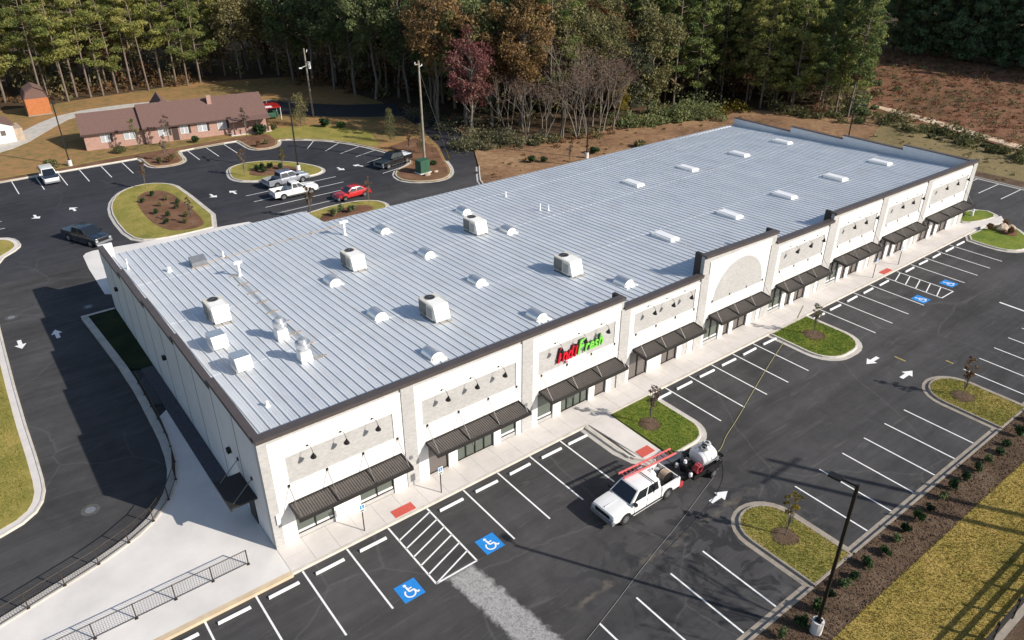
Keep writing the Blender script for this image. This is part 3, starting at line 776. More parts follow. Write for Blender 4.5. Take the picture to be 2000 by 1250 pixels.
def wheelchair(x0, y0, s):
    """blue square with the white wheelchair figure, seen upright from the lane"""
    sq = MB().box(x0, x0 + s, y0, y0 + s, 0.001, ZP).build('accessible_square', 'blue_paint', LOT)
    def T(a, b): return (x0 + a * s, y0 + b * s)
    z = ZP + 0.004
    m = MB()
    m.sheet([T(0.44 + 0.075 * math.cos(t), 0.83 + 0.075 * math.sin(t)) for t in np.linspace(0, 2 * math.pi, 13)[:-1]], z)
    def seg(a, b, w):
        d = Vector((b[0] - a[0], b[1] - a[1])); d.normalize(); n = Vector((-d.y, d.x)) * w / 2
        m.sheet([T(a[0] + n.x, a[1] + n.y), T(b[0] + n.x, b[1] + n.y), T(b[0] - n.x, b[1] - n.y), T(a[0] - n.x, a[1] - n.y)], z)
        return
    seg((0.45, 0.74), (0.47, 0.45), 0.09)
    z += 0.0004; seg((0.45, 0.60), (0.66, 0.60), 0.065)
    z += 0.0004; seg((0.46, 0.45), (0.69, 0.45), 0.08)
    z += 0.0004; seg((0.67, 0.47), (0.77, 0.22), 0.075)
    z += 0.0004; seg((0.75, 0.23), (0.86, 0.27), 0.07)
    z += 0.0004
    ts = np.linspace(R(125), R(380), 16)
    A = [T(0.46 + 0.26 * math.cos(t), 0.36 + 0.26 * math.sin(t)) for t in ts]
    B = [T(0.46 + 0.19 * math.cos(t), 0.36 + 0.19 * math.sin(t)) for t in ts]
    strip(m, A, B, z, z, False)
    m.build('wheelchair_symbol', 'white_paint', sq)
wheelchair(3.98, -7.82, 1.28); wheelchair(9.5, -7.72, 1.28); wheelchair(60.3, -7.6, 1.3); wheelchair(65.8, -7.6, 1.3)
for (x, y) in ((-7.8, 10.3), (-7.9, 41.6), (-1.9, 39.6)):
    m = MB(); m.cyl((x, y, -0.02), (x, y, 0.012), 0.55, 0.55, 20); o = m.build('manhole_ring', 'old_manhole', LOT)
    MB().cyl((x, y, 0.0), (x, y, 0.020), 0.30, 0.30, 18).build('manhole_cover', 'bumper_grey', o)
# tactile pads
def pad(x0, x1, y0, y1, z, par):
    o = MB().box(x0, x1, y0, y1, z - 0.02, z + 0.008).build('tactile_pad', 'red_pad', par)
    m = MB()
    nx = int((x1 - x0) / 0.12); ny = int((y1 - y0) / 0.12)
    for i in range(nx):
        for j in range(ny):
            cx = x0 + 0.06 + i * (x1 - x0 - 0.06) / nx; cy = y0 + 0.06 + j * (y1 - y0 - 0.06) / ny
            m.cyl((cx, cy, z), (cx, cy, z + 0.014), 0.028, 0.02, 5)
    d = m.build('domes', 'red_pad', o); d['kind'] = 'stuff'
pad(6.75, 8.2, -2.05, -1.35, 0.158, SIDE); pad(63.0, 64.7, -2.1, -1.5, 0.158, SIDE); pad(22.95, 24.15, -7.15, -6.4, 0.062, SIDE)

# ------------------------------------------------------------------ the retail building
BLD = thing('retail_building', 'long white and grey brick retail building with blue grey metal roof', 'building')
L_, D1, D2, XJ = 83.5, 38.0, 33.4, 19.6
def roofz(x, y): return 6.95 - 0.05 * y - 0.006 * x
CAPS = [(0.0, 27.62, 8.02, 7.93), (27.62, 36.42, 7.08, 7.12), (36.42, 45.95, 8.75, 8.5), (45.95, 54.8, 7.5, 7.35), (54.8, 83.5, 8.02, 7.62)]
def capz(x):
    for a, b, za, zb in CAPS:
        if x <= b: return za + (zb - za) * (x - a) / (b - a)
    return CAPS[-1][3]
BAYS = [(0.55, 8.8), (9.7, 18.05), (19.0, 27.3), (28.3, 36.2), (37.2, 45.2), (46.4, 54.2), (55.6, 63.3), (64.4, 72.3), (73.3, 82.5)]

front = MB()
for a, b, za, zb in CAPS:
    front.hexa([(a, 0, 2.72), (b, 0, 2.72), (b, 0.32, 2.72), (a, 0.32, 2.72)], [(a, 0, za - 0.14), (b, 0, zb - 0.14), (b, 0.32, zb - 0.14), (a, 0.32, za - 0.14)])
FW = front.build('front_wall', 'grey_brick', BLD)
pil = []
edges = [0.0] + [v for b in BAYS for v in b] + [L_]
for i in range(0, len(edges), 2):
    a, b = edges[i], edges[i + 1]
    zt = min(capz(a + 0.01), capz(b - 0.01)) - 0.16
    zt2 = max(capz(a + 0.01), capz(b - 0.01)) - 0.16
    m = MB().box(a + 0.004, b - 0.004, -0.12, 0.30, 0.0, zt)
    m.build('pilaster', 'grey_brick', FW)
# white stucco fields
def whites(i):
    x0, x1 = BAYS[i]
    zt = min(capz(x0), capz(x1)) - 0.52
    px0, px1 = x0 + (0.85 if i == 0 else 0.5), x1 - (0.65 if i == 0 else 0.5)
    pz0, pz1 = 4.32, min(6.22, zt - 0.45)
    m = MB()
    if i == 4:
        m.box(x0, x1, -0.06, 0.0, 2.72, zt)
    else:
        m.box(x0, px0, -0.06, 0.0, 2.72, zt).box(px1, x1, -0.06, 0.0, 2.72, zt)
        m.box(px0, px1, -0.06, 0.0, 2.72, pz0).box(px0, px1, -0.06, 0.0, pz1, zt)
    m.build('stucco_field', 'stucco_white', FW)
    if i == 4:
        r = 3.25; cx = (x0 + x1) / 2 + 0.15; cz = 4.12
        pts = [(cx + r * math.cos(t), cz + r * math.sin(t)) for t in np.linspace(0, math.pi, 33)]
        a = MB(); n = len(pts)
        a.add([(p[0], -0.085, p[1]) for p in pts] + [(p[0], -0.05, p[1]) for p in pts], [tuple(range(n))] + [(k, n + k, n + (k + 1) % n, (k + 1) % n) for k in range(n)])
        a.build('arch_panel', 'grey_brick', FW)
    else:
        MB().box(px0 + .004, px1 - .004, -0.012, -0.002, pz0 + .004, pz1 - .004).build('sign_panel', 'grey_brick', FW)
    return px0, px1, pz0, pz1
PAN = [whites(i) for i in range(9)]

PATT = [
    [('w', .85), ('g2', 2.35), ('w', 1.75), ('g2', 2.35), ('w', .95)],
    [('w', .75), ('p1', 1.5), ('w', .7), ('d4', 3.0), ('w', .6), ('g1', 1.35), ('w', .45)],
    [('w', .5), ('g1', 1.45), ('w', .75), ('d4', 2.75), ('w', .6), ('p1', 1.2), ('w', .5), ('b', .55)],
    [('w', .35), ('p2', 2.1), ('w', 1.6), ('p2', 1.9), ('w', .55), ('b', .7), ('w', .7)],
    [('w', .3), ('g2', 2.0), ('w', .6), ('p1', .85), ('w', .5), ('p2', 1.9), ('w', .7), ('b', .65), ('w', .5)],
    [('g2', 2.0), ('w', .6), ('p1', .85), ('w', .55), ('p2', 1.8), ('w', .75), ('b', .75), ('w', .5)],
    [('g2', 2.0), ('w', .6), ('p1', .85), ('w', .55), ('p2', 1.8), ('w', .75), ('b', .65), ('w', .5)],
    [('p2', 2.0), ('w', .6), ('p1', .85), ('w', .55), ('p2', 1.8), ('w', .75), ('b', .75), ('w', .6)],
    [('p2', 2.2), ('w', .7), ('p1', .9), ('w', .65), ('p2', 2.2), ('w', .85), ('b', .9), ('w', .8)],
]
for (x0, x1), pat in zip(BAYS, PATT):
    tot = sum(w for _, w in pat); k = (x1 - x0) / tot; x = x0
    for t, w in pat:
        a, b = x, x + w * k; x = b
        if t == 'w':
            MB().box(a + .004, b - .004, -0.07, 0.28, 0.0, 2.715).build('pier', 'stucco_white', FW)
        elif t == 'b':
            MB().box(a + .004, b - .004, -0.03, 0.28, 0.0, 2.715).build('brick_pier', 'grey_brick', FW)
        else:
            n = int(t[1]); gl = {'g': 'store_glass', 'd': 'store_glass', 'p': 'paper_glass'}[t[0]]
            zb = 0.42 if t[0] == 'g' else 0.16
            fr = MB()
            fr.box(a, b, 0.06, 0.2, 2.62, 2.715); fr.box(a, b, 0.06, 0.2, zb, zb + 0.07)
            for q in range(n + 1):
                xx = a + (b - a) * q / n
                fr.box(max(a, xx - .045), min(b, xx + .045), 0.055, 0.205, zb, 2.62)
            if t[0] == 'd':
                for q in range(n):
                    xa = a + (b - a) * q / n
                    fr.box(xa + .05, xa + (b - a) / n - .05, 0.062, 0.19, 2.1, 2.18)
            F = fr.build('shop_door' if t[0] == 'd' else 'shop_window', 'bronze_frame', FW)
            for q in range(n):
                xa = a + (b - a) * q / n
                MB().box(xa + .04, xa + (b - a) / n - .04, 0.11, 0.13, zb + .05, 2.64).build('pane', gl, F)
            if t[0] == 'g':
                MB().box(a, b, 0.02, 0.25, 0.0, zb).build('plinth', 'grey_brick', F)
                MB().box(a + .06, b - .06, 0.07, 0.108, zb + .09, zb + .24).build('sill', 'trim_white', F)
            else:
                MB().box(a, b, 0.04, 0.25, 0.0, zb).build('threshold', 'concrete', F)
            if t[0] == 'd':
                for q in (1, 2):
                    xx = a + (b - a) * (q + (0.85 if q == 1 else 0.15)) / n
                    MB().cyl((xx, 0.03, 0.95), (xx, 0.03, 1.35), 0.018, None, 6).build('handle', 'chrome', F)
# copings
cap = MB()
for a, b, za, zb in CAPS:
    cap.hexa([(a - .02, -0.17, za - .15), (b + .02, -0.17, zb - .15), (b + .02, 0.42, zb - .15), (a - .02, 0.42, za - .15)], [(a - .02, -0.17, za), (b + .02, -0.17, zb), (b + .02, 0.42, zb), (a - .02, 0.42, za)])
    cap.hexa([(a, -0.145, za - .26), (b, -0.145, zb - .26), (b, -0.005, zb - .26), (a, -0.005, za - .26)], [(a, -0.145, za - .155), (b, -0.145, zb - .155), (b, -0.005, zb - .155), (a, -0.005, za - .155)])
cap.build('front_coping', 'coping', FW)
for x, zt, zl in ((36.42, 8.75, 7.12), (45.95, 8.5, 7.5), (54.8, 8.02, 7.35), (27.62, 7.93, 7.08)):
    sx = 1 if x in (36.42, 54.8) else -1
    MB().box(x + (0.0 if sx > 0 else -0.3), x + (0.3 if sx > 0 else 0.0), 0.325, 1.0, 6.2, zt - 0.01).build('parapet_return', 'canopy_frame', FW)

# side walls
LSTEP = [(0.32, 7.5, 7.98), (7.5, 15.0, 7.6), (15.0, 22.5, 7.2), (22.5, 30.0, 6.8), (30.0, 37.5, 6.32)]
lw = MB()
for a, b, z in LSTEP:
    lw.box(0.0, 0.3, a, b, 0.0, z - 0.12)
LW = lw.build('side_wall', 'wall_grey', BLD)
cp = MB()
for a, b, z in LSTEP:
    cp.box(-0.06, 0.40, a, b + 0.05, z - 0.125, z).box(-0.03, -0.002, a, b, z - 0.36, z - 0.13)
cp.build('side_coping', 'coping', LW)
MB().box(0.0, 1.15, 37.5, 37.75, 4.6, 6.34).build('end_return', 'wall_grey', LW)
for a, b, z in LSTEP[1:]:
    MB().box(-0.012, 0.0, a - 0.06, a + 0.0, 0.16, z + 0.05).build('joint', 'joint_dark', LW)
    MB().box(-0.012, 0.0, a - 3.75 - .03, a - 3.75 + .03, 0.16, z).build('joint', 'joint_dark', LW)
MB().box(-0.012, 0.0, 33.7, 33.76, 0.16, 5.9).build('joint', 'joint_dark', LW)
for y in (5.6, 19.0, 33.0):
    MB().box(-0.24, 0.0, y - 0.16, y + 0.16, 3.75, 4.05).build('wall_pack_light', 'black_metal', LW)
# side door and its canopy
MB().box(-0.05, 0.02, 2.6, 3.75, 0.16, 2.5).build('side_door', 'bronze_frame', LW)
sc = MB().box(-1.55, -0.02, 1.7, 4.5, 2.78, 2.9).box(-1.6, -1.5, 1.65, 4.55, 2.70, 2.92)
SCN = sc.build('side_canopy', 'canopy_frame', LW)
for y in (2.0, 4.2):
    MB().cyl((-1.3, y, 2.9), (-0.03, y, 4.1), 0.025, None, 6).build('rod', 'steel_rod', SCN)
    MB().box(-0.08, -0.012, y - .08, y + .08, 4.02, 4.2).build('anchor', 'black_metal', SCN)

RSTEP = [(0.32, 8.4, 7.5), (8.4, 16.2, 7.0), (16.2, 23.8, 6.55), (23.8, 33.0, 5.9)]
rw = MB()
for a, b, z in RSTEP:
    rw.box(L_ - 0.3, L_, a, b, 0.0, z - 0.1)
RW = rw.build('end_wall', 'wall_grey', BLD)
rc = MB()
for a, b, z in RSTEP:
    rc.box(L_ - 0.42, L_ + .06, a - 0.03, b, z - 0.105, z)
rc.build('end_coping', 'coping', RW)
lin = MB()
for a, b, z in RSTEP:
    y = a
    while y < b - 0.05:
        lin.box(L_ - 0.33, L_ - 0.302, y + 0.02, min(b, y + 0.26), 4.6, z - 0.11)
        lin.box(L_ - 0.318, L_ - 0.302, min(b, y + 0.26), min(b, y + 0.30), 4.6, z - 0.11)
        y += 0.30
l_ = lin.build('parapet_lining', 'roof_metal', RW); l_['kind'] = 'stuff'
MB().box(0.3, XJ, 37.2, 37.5, 0, 4.7).box(XJ, L_ - 0.3, 32.6, 32.9, 0, 4.9).box(XJ - .3, XJ, 32.9, 37.2, 0, 4.7).build('back_wall', 'wall_grey', BLD)

# roof: every standing-seam panel a piece
ROOF = MB().add([(0.3, 0.3, 0), (XJ, 0.3, 0), (XJ, D1 - .3, 0), (0.3, D1 - .3, 0)], [(0, 1, 2, 3)]).add([(XJ, 0.3, 0), (L_ - .3, 0.3, 0), (L_ - .3, D2 - .3, 0), (XJ, D2 - .3, 0)], [(0, 1, 2, 3)])
ROOF.v = [(x, y, roofz(x, y) - 0.06) for x, y, _ in ROOF.v]
ROOF = ROOF.build('roof', 'roof_metal', BLD)
PW = 0.61
def panel(y1):
    m = MB(); y0 = 0.33
    prof = [(0.0, 0.0), (0.015, 0.066), (0.06, 0.066), (0.075, 0.0), (0.235, 0.0), (0.25, 0.012), (0.27, 0.012), (0.285, 0.0), (0.41, 0.0), (0.425, 0.012), (0.445, 0.012), (0.46, 0.0), (PW, 0.0)]
    n = len(prof)
    vs = []
    for y in (y0, y1):
        vs += [(x, y, -0.05 * y - 0.006 * x + z) for x, z in prof]
    fs = [(i, i + 1, n + i + 1, n + i) for i in range(n - 1)]
    fs.append(tuple(range(n, 2 * n)))
    vs += [(x, y1, -0.05 * y1 - 0.006 * x - 0.09) for x, z in (prof[0], prof[-1])]
    fs.append((n, 2 * n - 1, 2 * n + 1, 2 * n))
    m.add(vs, fs)
    return m.mesh('roof_panel')
pl, ps = panel(D1), panel(D2)
x = 0.32
while x + PW < L_ - 0.3:
    o = link('roof_panel', pl if x + PW < XJ + 0.2 else ps, 'roof_metal', ROOF)
    o.location = (x, 0, 6.95 - 0.006 * x)
    x += PW
# ridge of screws, gutter edge
MB().hexa([(0.35, D1, roofz(0, D1) - .2), (XJ + .2, D1, roofz(XJ, D1) - .2), (XJ + .2, D1 + .14, roofz(XJ, D1) - .2), (0.35, D1 + .14, roofz(0, D1) - .2)],
          [(0.35, D1, roofz(0, D1) - .07), (XJ + .2, D1, roofz(XJ, D1) - .07), (XJ + .2, D1 + .14, roofz(XJ, D1) - .07), (0.35, D1 + .14, roofz(0, D1) - .07)]).build('eave_gutter', 'galvanised', BLD)
MB().hexa([(XJ + .25, D2, roofz(XJ, D2) - .2), (L_ - .3, D2, roofz(L_, D2) - .2), (L_ - .3, D2 + .14, roofz(L_, D2) - .2), (XJ + .25, D2 + .14, roofz(XJ, D2) - .2)],
          [(XJ + .25, D2, roofz(XJ, D2) - .07), (L_ - .3, D2, roofz(L_, D2) - .07), (L_ - .3, D2 + .14, roofz(L_, D2) - .07), (XJ + .25, D2 + .14, roofz(XJ, D2) - .07)]).build('eave_gutter', 'galvanised', BLD)

for yl in (10.2, 19.8, 29.0):   # overlapping sheet ends
    xe = L_ - .3
    MB().hexa([(.33, yl, roofz(.33, yl) - .01), (xe, yl, roofz(xe, yl) - .01), (xe, yl + .05, roofz(xe, yl) - .012), (.33, yl + .05, roofz(.33, yl) - .012)],
              [(.33, yl, roofz(.33, yl) + .016), (xe, yl, roofz(xe, yl) + .016), (xe, yl + .05, roofz(xe, yl) + .014), (.33, yl + .05, roofz(.33, yl) + .014)]).build('sheet_lap', 'roof_metal', ROOF)
# canopies with hanger rods
for i, (x0, x1) in enumerate(BAYS):
    a, b = x0 + 0.6, x1 - 0.25
    if i == 8: b = x1 + 0.2
    yo = -1.42
    def cz(y): return 2.98 + 0.12 * y
    fr = MB()
    fr.hexa([(a, yo - .06, cz(yo) - .18), (b, yo - .06, cz(yo) - .18), (b, yo + .04, cz(yo) - .18), (a, yo + .04, cz(yo) - .18)], [(a, yo - .06, cz(yo) + .05), (b, yo - .06, cz(yo) + .05), (b, yo + .04, cz(yo) + .05), (a, yo + .04, cz(yo) + .05)])
    for q in range(4):
        xx = a + (b - a - 0.08) * q / 3
        fr.hexa([(xx, yo, cz(yo) - .16), (xx + .08, yo, cz(yo) - .16), (xx + .08, -0.08, cz(0) - .16), (xx, -0.08, cz(0) - .16)], [(xx, yo, cz(yo) + .075), (xx + .08, yo, cz(yo) + .075), (xx + .08, -0.08, cz(0) + .075), (xx, -0.08, cz(0) + .075)])
    fr.box(a, b, -0.13, -0.065, cz(0) - .14, cz(0) + .085)
    A = fr.build('canopy', 'canopy_frame', FW)
    for q in range(3):
        dk = MB()
        xa = a + (b - a - .08) * q / 3 + .085; xb = a + (b - a - .08) * (q + 1) / 3 - .005
        nn = 15
        for r in range(nn):
            u0 = xa + (xb - xa) * r / nn; wd = (xb - xa) / nn
            for (p0, p1, h) in ((0.0, 0.55, 0.016), (0.55, 1.0, -0.02)):
                dk.hexa([(u0 + wd * p0, yo + .045, cz(yo) - .06), (u0 + wd * p1, yo + .045, cz(yo) - .06), (u0 + wd * p1, -0.14, cz(0) - .06), (u0 + wd * p0, -0.14, cz(0) - .06)],
                        [(u0 + wd * p0, yo + .045, cz(yo) + h), (u0 + wd * p1, yo + .045, cz(yo) + h), (u0 + wd * p1, -0.14, cz(0) + h), (u0 + wd * p0, -0.14, cz(0) + h)])
        dk.build('canopy_deck', 'canopy_metal', A)
    for q in range(4):
        xx = a + 0.2 + (b - a - 0.4) * q / 3
        MB().cyl((xx, yo + .1, cz(yo) + .04), (xx, -0.07, 4.24), 0.022, None, 6).build('rod', 'steel_rod', A)
        MB().box(xx - .07, xx + .07, -0.10, -0.055, 4.16, 4.34).build('anchor', 'black_metal', A)
# unit number and scuppers
for b in BAYS[:-1]:
    MB().box(b[1] + .25, b[1] + .45, -0.17, -0.125, 2.3, 2.55).build('wall_box', 'bumper_grey', FW)
for x, y0 in ((0.28, -0.13),):
    MB().box(x, x + .22, -0.22, -0.125, 2.0, 2.7).build('meter_box', 'plate_white', FW)

# gooseneck lamps over the sign panels
ORD = ['first', 'second', 'third', 'fourth', 'fifth', 'sixth', 'seventh', 'eighth', 'ninth', 'tenth', 'eleventh', 'twelfth', 'thirteenth', 'fourteenth', 'fifteenth', 'sixteenth', 'seventeenth', 'eighteenth', 'nineteenth', 'twentieth']
gl0 = None
for i, (x0, x1) in enumerate(BAYS):
    if i == 4: continue
    px0, px1, pz0, pz1 = PAN[i]
    for q in range(3):
        xx = px0 + (px1 - px0) * (0.2 + 0.3 * q)
        lab = '%s gooseneck lamp over the %s storefront from the near corner' % (('left', 'middle', 'right')[q], ORD[i])
        if gl0 is None:
            t = thing('gooseneck_lamp', lab, 'wall lamp', (xx, -0.06, pz1), 0, 'gooseneck lamps over the sign panels')
            MB().cyl((0, 0.0, 0.28), (0, -0.05, 0.28), 0.07, None, 8).build('wall_plate', 'black_metal', t)
            pts = [(0, -0.03, 0.28), (0, -0.25, 0.46), (0, -0.55, 0.52), (0, -0.82, 0.40), (0, -0.92, 0.15)]
            MB().tube(pts, 0.018, 6).build('arm', 'black_metal', t)
            MB().cyl((0, -0.92, 0.16), (0, -0.86, -0.14), 0.06, 0.21, 12).cyl((0, -0.92, 0.16), (0, -0.925, 0.24), 0.06, 0.04, 8).build('lamp_shade', 'black_metal', t)
            t.scale = (.85, .85, .85); gl0 = t
        else:
            t = copy_tree(gl0); t.location = (xx, -0.06, pz1); t['label'] = lab

# shop sign: red and green lettering on the third bay
SG = thing('shop_sign', 'red and green cut-out shop lettering on the third sign panel', 'sign', (21.0, -0.08, 4.42))
SG.scale = (.86, 1, 1.12)
def letter(ch, size, x, z, mat, dmat, y=-0.10, shear=0.28):
    cu = bpy.data.curves.new('letter', 'FONT')
    cu.body = ch; cu.size = size; cu.extrude = 0.05; cu.offset = 0.022 * size; cu.shear = shear; cu.resolution_u = 3
    ob = bpy.data.objects.new('letter', cu); COL.objects.link(ob)
    dg = bpy.context.evaluated_depsgraph_get()
    me = bpy.data.meshes.new_from_object(ob.evaluated_get(dg))
    w = max(v.co.x for v in me.vertices) - min(v.co.x for v in me.vertices)
    x0 = min(v.co.x for v in me.vertices)
    COL.objects.unlink(ob); bpy.data.objects.remove(ob)
    me.transform(Matrix.Translation((-x0, 0, 0)))
    me.transform(Matrix.Rotation(math.pi / 2, 4, 'X'))
    me.materials.clear(); me.materials.append(MATS[mat])
    o = bpy.data.objects.new('letter', me); COL.objects.link(o); o.parent = SG; o.location = (x, y, z)
    b = bpy.data.objects.new('letter_shadow_backing', me.copy()); b.data.materials.clear(); b.data.materials.append(MATS[dmat])
    COL.objects.link(b); b.parent = o; b.location = (-0.035, 0.075, 0.035); b.scale = (1.03, 0.5, 1.02)
    return w
x = 0.15
for n, ch in enumerate('Indi'):
    x += letter(ch, 1.35 if n == 0 else 1.15, x, 0.35 + 0.0 * n, 'sign_red', 'sign_red_dark') * 0.98 + 0.03
x -= 0.02
for n, ch in enumerate('Fresh'):
    x += letter(ch, 1.35 if n == 0 else 1.1, x, 0.38, 'sign_green', 'sign_green_dark') * 0.95 + 0.02
MB().box(1.1, 3.3, -0.10, -0.02, 0.06, 0.24).build('tagline_bar', 'plate_white', SG)
MB().box(1.1, 1.28, -0.103, -0.10, 0.09, 0.21).build('tagline_mark', 'sign_red', SG)
MB().box(0.1, 4.0, -0.02, 0.0, 0.5, 0.62).build('raceway', 'bumper_grey', SG)

# ------------------------------------------------------------------ things on the roof
def onroof(x, y, dz=0.0): return (x, y, roofz(x, y) + dz)
def rtu(x, y, label):
    t = thing('rooftop_unit', label, 'rooftop unit', onroof(x, y), 0, 'rooftop air units')
    s = -0.05
    MB().box(-0.62, 0.62, -0.95, 1.05, -0.1, 0.16).build('base_frame', 'unit_coil', t)
    MB().box(-0.68, 0.68, -0.75, 1.1, 0.16, 1.32).build('casing', 'unit_cream', t, 0.02)
    MB().hexa([(-0.60, -1.15, 0.2), (0.60, -1.15, 0.2), (0.60, -0.752, 0.2), (-0.60, -0.752, 0.2)], [(-0.62, -0.82, 1.3), (0.62, -0.82, 1.3), (0.62, -0.752, 1.3), (-0.62, -0.752, 1.3)]).build('intake_hood', 'unit_white', t)
    MB().box(-0.695, -0.682, 0.05, 1.05, 0.25, 1.2).build('coil', 'unit_coil', t)
    m = MB().cyl((0, 0.62, 1.32), (0, 0.62, 1.36), 0.40, 0.40, 20)
    f = m.build('fan_ring', 'unit_coil', t)
    MB().cyl((0, 0.62, 1.355), (0, 0.62, 1.372), 0.34, 0.34, 18).build('fan_opening', 'black_metal', f)
    m = MB()
    for k in range(4):
        a = k * math.pi / 4
        m.cyl((0.36 * math.cos(a), 0.62 + 0.36 * math.sin(a), 1.385), (-0.36 * math.cos(a), 0.62 - 0.36 * math.sin(a), 1.385), 0.008, None, 4)
    m.build('fan_guard', 'bumper_grey', f)
    MB().box(0.682, 0.70, -0.5, 0.3, 0.3, 1.15).build('access_panel', 'unit_cream', t)
    for k in range(6):
        MB().box(-0.70, -0.683, -0.68, -0.05, 0.35 + k * .13, 0.41 + k * .13).build('louvre', 'bumper_grey', t)
    MB().box(-0.3, 0.1, -0.9, -0.86, .0, .02).build('drip_pan', 'rust_stain', t)
    MB().box(-.55, .55, -.745, .3, 1.322, 1.335).build('top_seam', 'unit_white', t)
    MB().box(-0.66, 0.66, -1.55, -1.16, .06, .068).build('stained_flashing', 'rust_stain', t)
    MB().tube([(.45, .95, .06), (.45, 1.5, .03), (.45, 2.4, -.02)], .03, 5).build('conduit', 'bumper_grey', t)
    MB().tube([(-0.75, 0.3, 0.05), (-0.75, 0.3, 0.5), (-0.69, 0.3, 0.5)], 0.03, 6).build('gas_pipe', 'bumper_grey', t)
    return t
rtu(4.1, 18.4, 'cream rooftop unit nearest the left wall')
rtu(16.4, 20.8, 'cream rooftop unit in the middle of the roof, left of the round hoods')
rtu(29.2, 21.0, 'cream rooftop unit farthest back, beside two white hoods')
rtu(16.5, 8.2, 'cream rooftop unit close to the front edge, nearer one')
rtu(29.3, 8.0, 'cream rooftop unit close to the front edge, farther one')

hood0 = None
rowname = {0: 'front', 1: 'second', 2: 'third', 3: 'back'}
for (x, y, nm) in ((13.2, 2.75, 'front row, left'), (22.1, 2.75, 'front row, middle'), (31.1, 2.9, 'front row, right'), (13.3, 10.5, 'second row, left'), (22.4, 10.7, 'second row, right'),
                   (13.5, 18.4, 'third row, left'), (22.5, 18.5, 'third row, middle'), (31.5, 18.5, 'third row, right'), (22.6, 26.5, 'back row, left'), (31.6, 26.0, 'back row, right')):
    lab = 'white half-round roof hood, ' + nm + ' of the hoods'
    if hood0 is None:
        t = thing('roof_hood', lab, 'roof hood', onroof(x, y), 0, 'half-round hoods on the roof')
        r = 0.62
        ts = np.linspace(0, math.pi, 13)
        m = MB(); n = len(ts)
        pr = [(r * math.cos(a), 0.1 + r * 0.95 * math.sin(a)) for a in ts]
        pr = [(r, 0.0)] + pr + [(-r, 0.0)]
        n = len(pr)
        m.add([(a, -0.05, b) for a, b in pr] + [(a, 1.35, b - 0.06) for a, b in pr], [(k, k + 1, n + k + 1, n + k) for k in range(n - 1)] + [tuple(range(2 * n - 1, n - 1, -1))])
        m.build('barrel', 'galvanised', t, 0, True)
        m = MB(); m.add([(a * .98, -0.04, b * .98) for a, b in pr], [tuple(range(n))]); m.build('end_cap', 'unit_white', t)
        MB().box(-0.72, 0.72, -0.45, -0.02, 0.0, 0.10).box(-0.70, 0.70, -0.05, 1.42, -0.15, 0.05).build('flashing', 'unit_white', t)
        m = MB()
        for k in range(5):
            m.box(-0.5 + k * .23, -0.42 + k * .23, -0.12, -0.04, 0.1, 0.3)
        m.build('clips', 'unit_white', t)['kind'] = 'stuff'
        t.scale = (.82, .9, .78); hood0 = t
    else:
        t = copy_tree(hood0); t.location = onroof(x, y); t['label'] = lab
flat0 = None
for n, (x, y) in enumerate([(41.2, 8.2), (50.4, 8.2), (59.5, 8.3), (69.1, 8.4), (78.5, 8.4), (51.2, 21.9), (60.3, 21.9), (69.9, 21.9), (79.0, 22.0)]):
    lab = '%s flat white skylight from the left in the %s row' % (ORD[n if n < 5 else n - 5], 'front' if n < 5 else 'back')
    if flat0 is None:
        t = thing('skylight', lab, 'skylight', onroof(x, y), 0, 'flat skylights on the far roof')
        MB().box(-0.58, 0.58, -1.15, 1.2, -0.15, 0.27).build('skylight_frame', 'unit_white', t)
        MB().hexa([(-0.52, -1.1, 0.27), (0.52, -1.1, 0.27), (0.52, 1.15, 0.24), (-0.52, 1.15, 0.24)], [(-0.42, -0.98, 0.36), (0.42, -0.98, 0.36), (0.42, 1.03, 0.33), (-0.42, 1.03, 0.33)]).build('skylight_dome', 'skylight_white', t)
        flat0 = t
    else:
        t = copy_tree(flat0); t.location = onroof(x, y); t['label'] = lab
def exhaust(x, y, label):
    t = thing('exhaust_fan', label, 'exhaust fan', onroof(x, y), 0, 'kitchen exhaust fans')
    MB().hexa([(-.42, -.42, -.1), (.42, -.42, -.1), (.42, .42, -.1), (-.42, .42, -.1)], [(-.36, -.36, .75), (.36, -.36, .75), (.36, .36, .75), (-.36, .36, .75)]).build('curb_box', 'unit_white', t)
    MB().cyl((0, 0, .75), (0, 0, 1.0), .36, .48, 20).cyl((0, 0, 1.0), (0, 0, 1.25), .48, .46, 20).build('fan_bowl', 'galvanised', t, 0, True)
    MB().cyl((0, 0, 1.25), (0, 0, 1.34), .52, .50, 20).cyl((0, 0, 1.34), (0, 0, 1.6), .3, .26, 16).cyl((0, 0, 1.6), (0, 0, 1.68), .26, .1, 16).build('motor_cap', 'galvanised', t, 0, True)
    MB().box(-.45, -.3, -.6, -.42, .1, .3).build('grease_box', 'unit_white', t)
exhaust(6.5, 12.4, 'shiny kitchen exhaust fan farther from the front edge')
exhaust(6.45, 8.4, 'shiny kitchen exhaust fan nearer the front edge')
def intake(x, y, label):
    t = thing('intake_hood', label, 'intake hood', onroof(x, y), 0, 'white intake hoods by the side wall')
    MB().box(-.5, .5, -.5, .55, -.1, .45).build('plenum', 'unit_white', t)
    MB().hexa([(-.52, -1.0, .42), (.52, -1.0, .42), (.52, .5, .42), (-.52, .5, .42)], [(-.52, -.62, 1.15), (.52, -.62, 1.15), (.52, .6, 1.02), (-.52, .6, 1.02)]).build('hood', 'galvanised', t)
    MB().hexa([(-.5, -1.05, .40), (.5, -1.05, .40), (.5, -1.005, .40), (-.5, -1.005, .40)], [(-.5, -.665, 1.14), (.5, -.665, 1.14), (.5, -.625, 1.14), (-.5, -.625, 1.14)]).build('louvre_face', 'unit_white', t)
intake(2.55, 14.0, 'white slanted intake hood by the left wall, farther one')
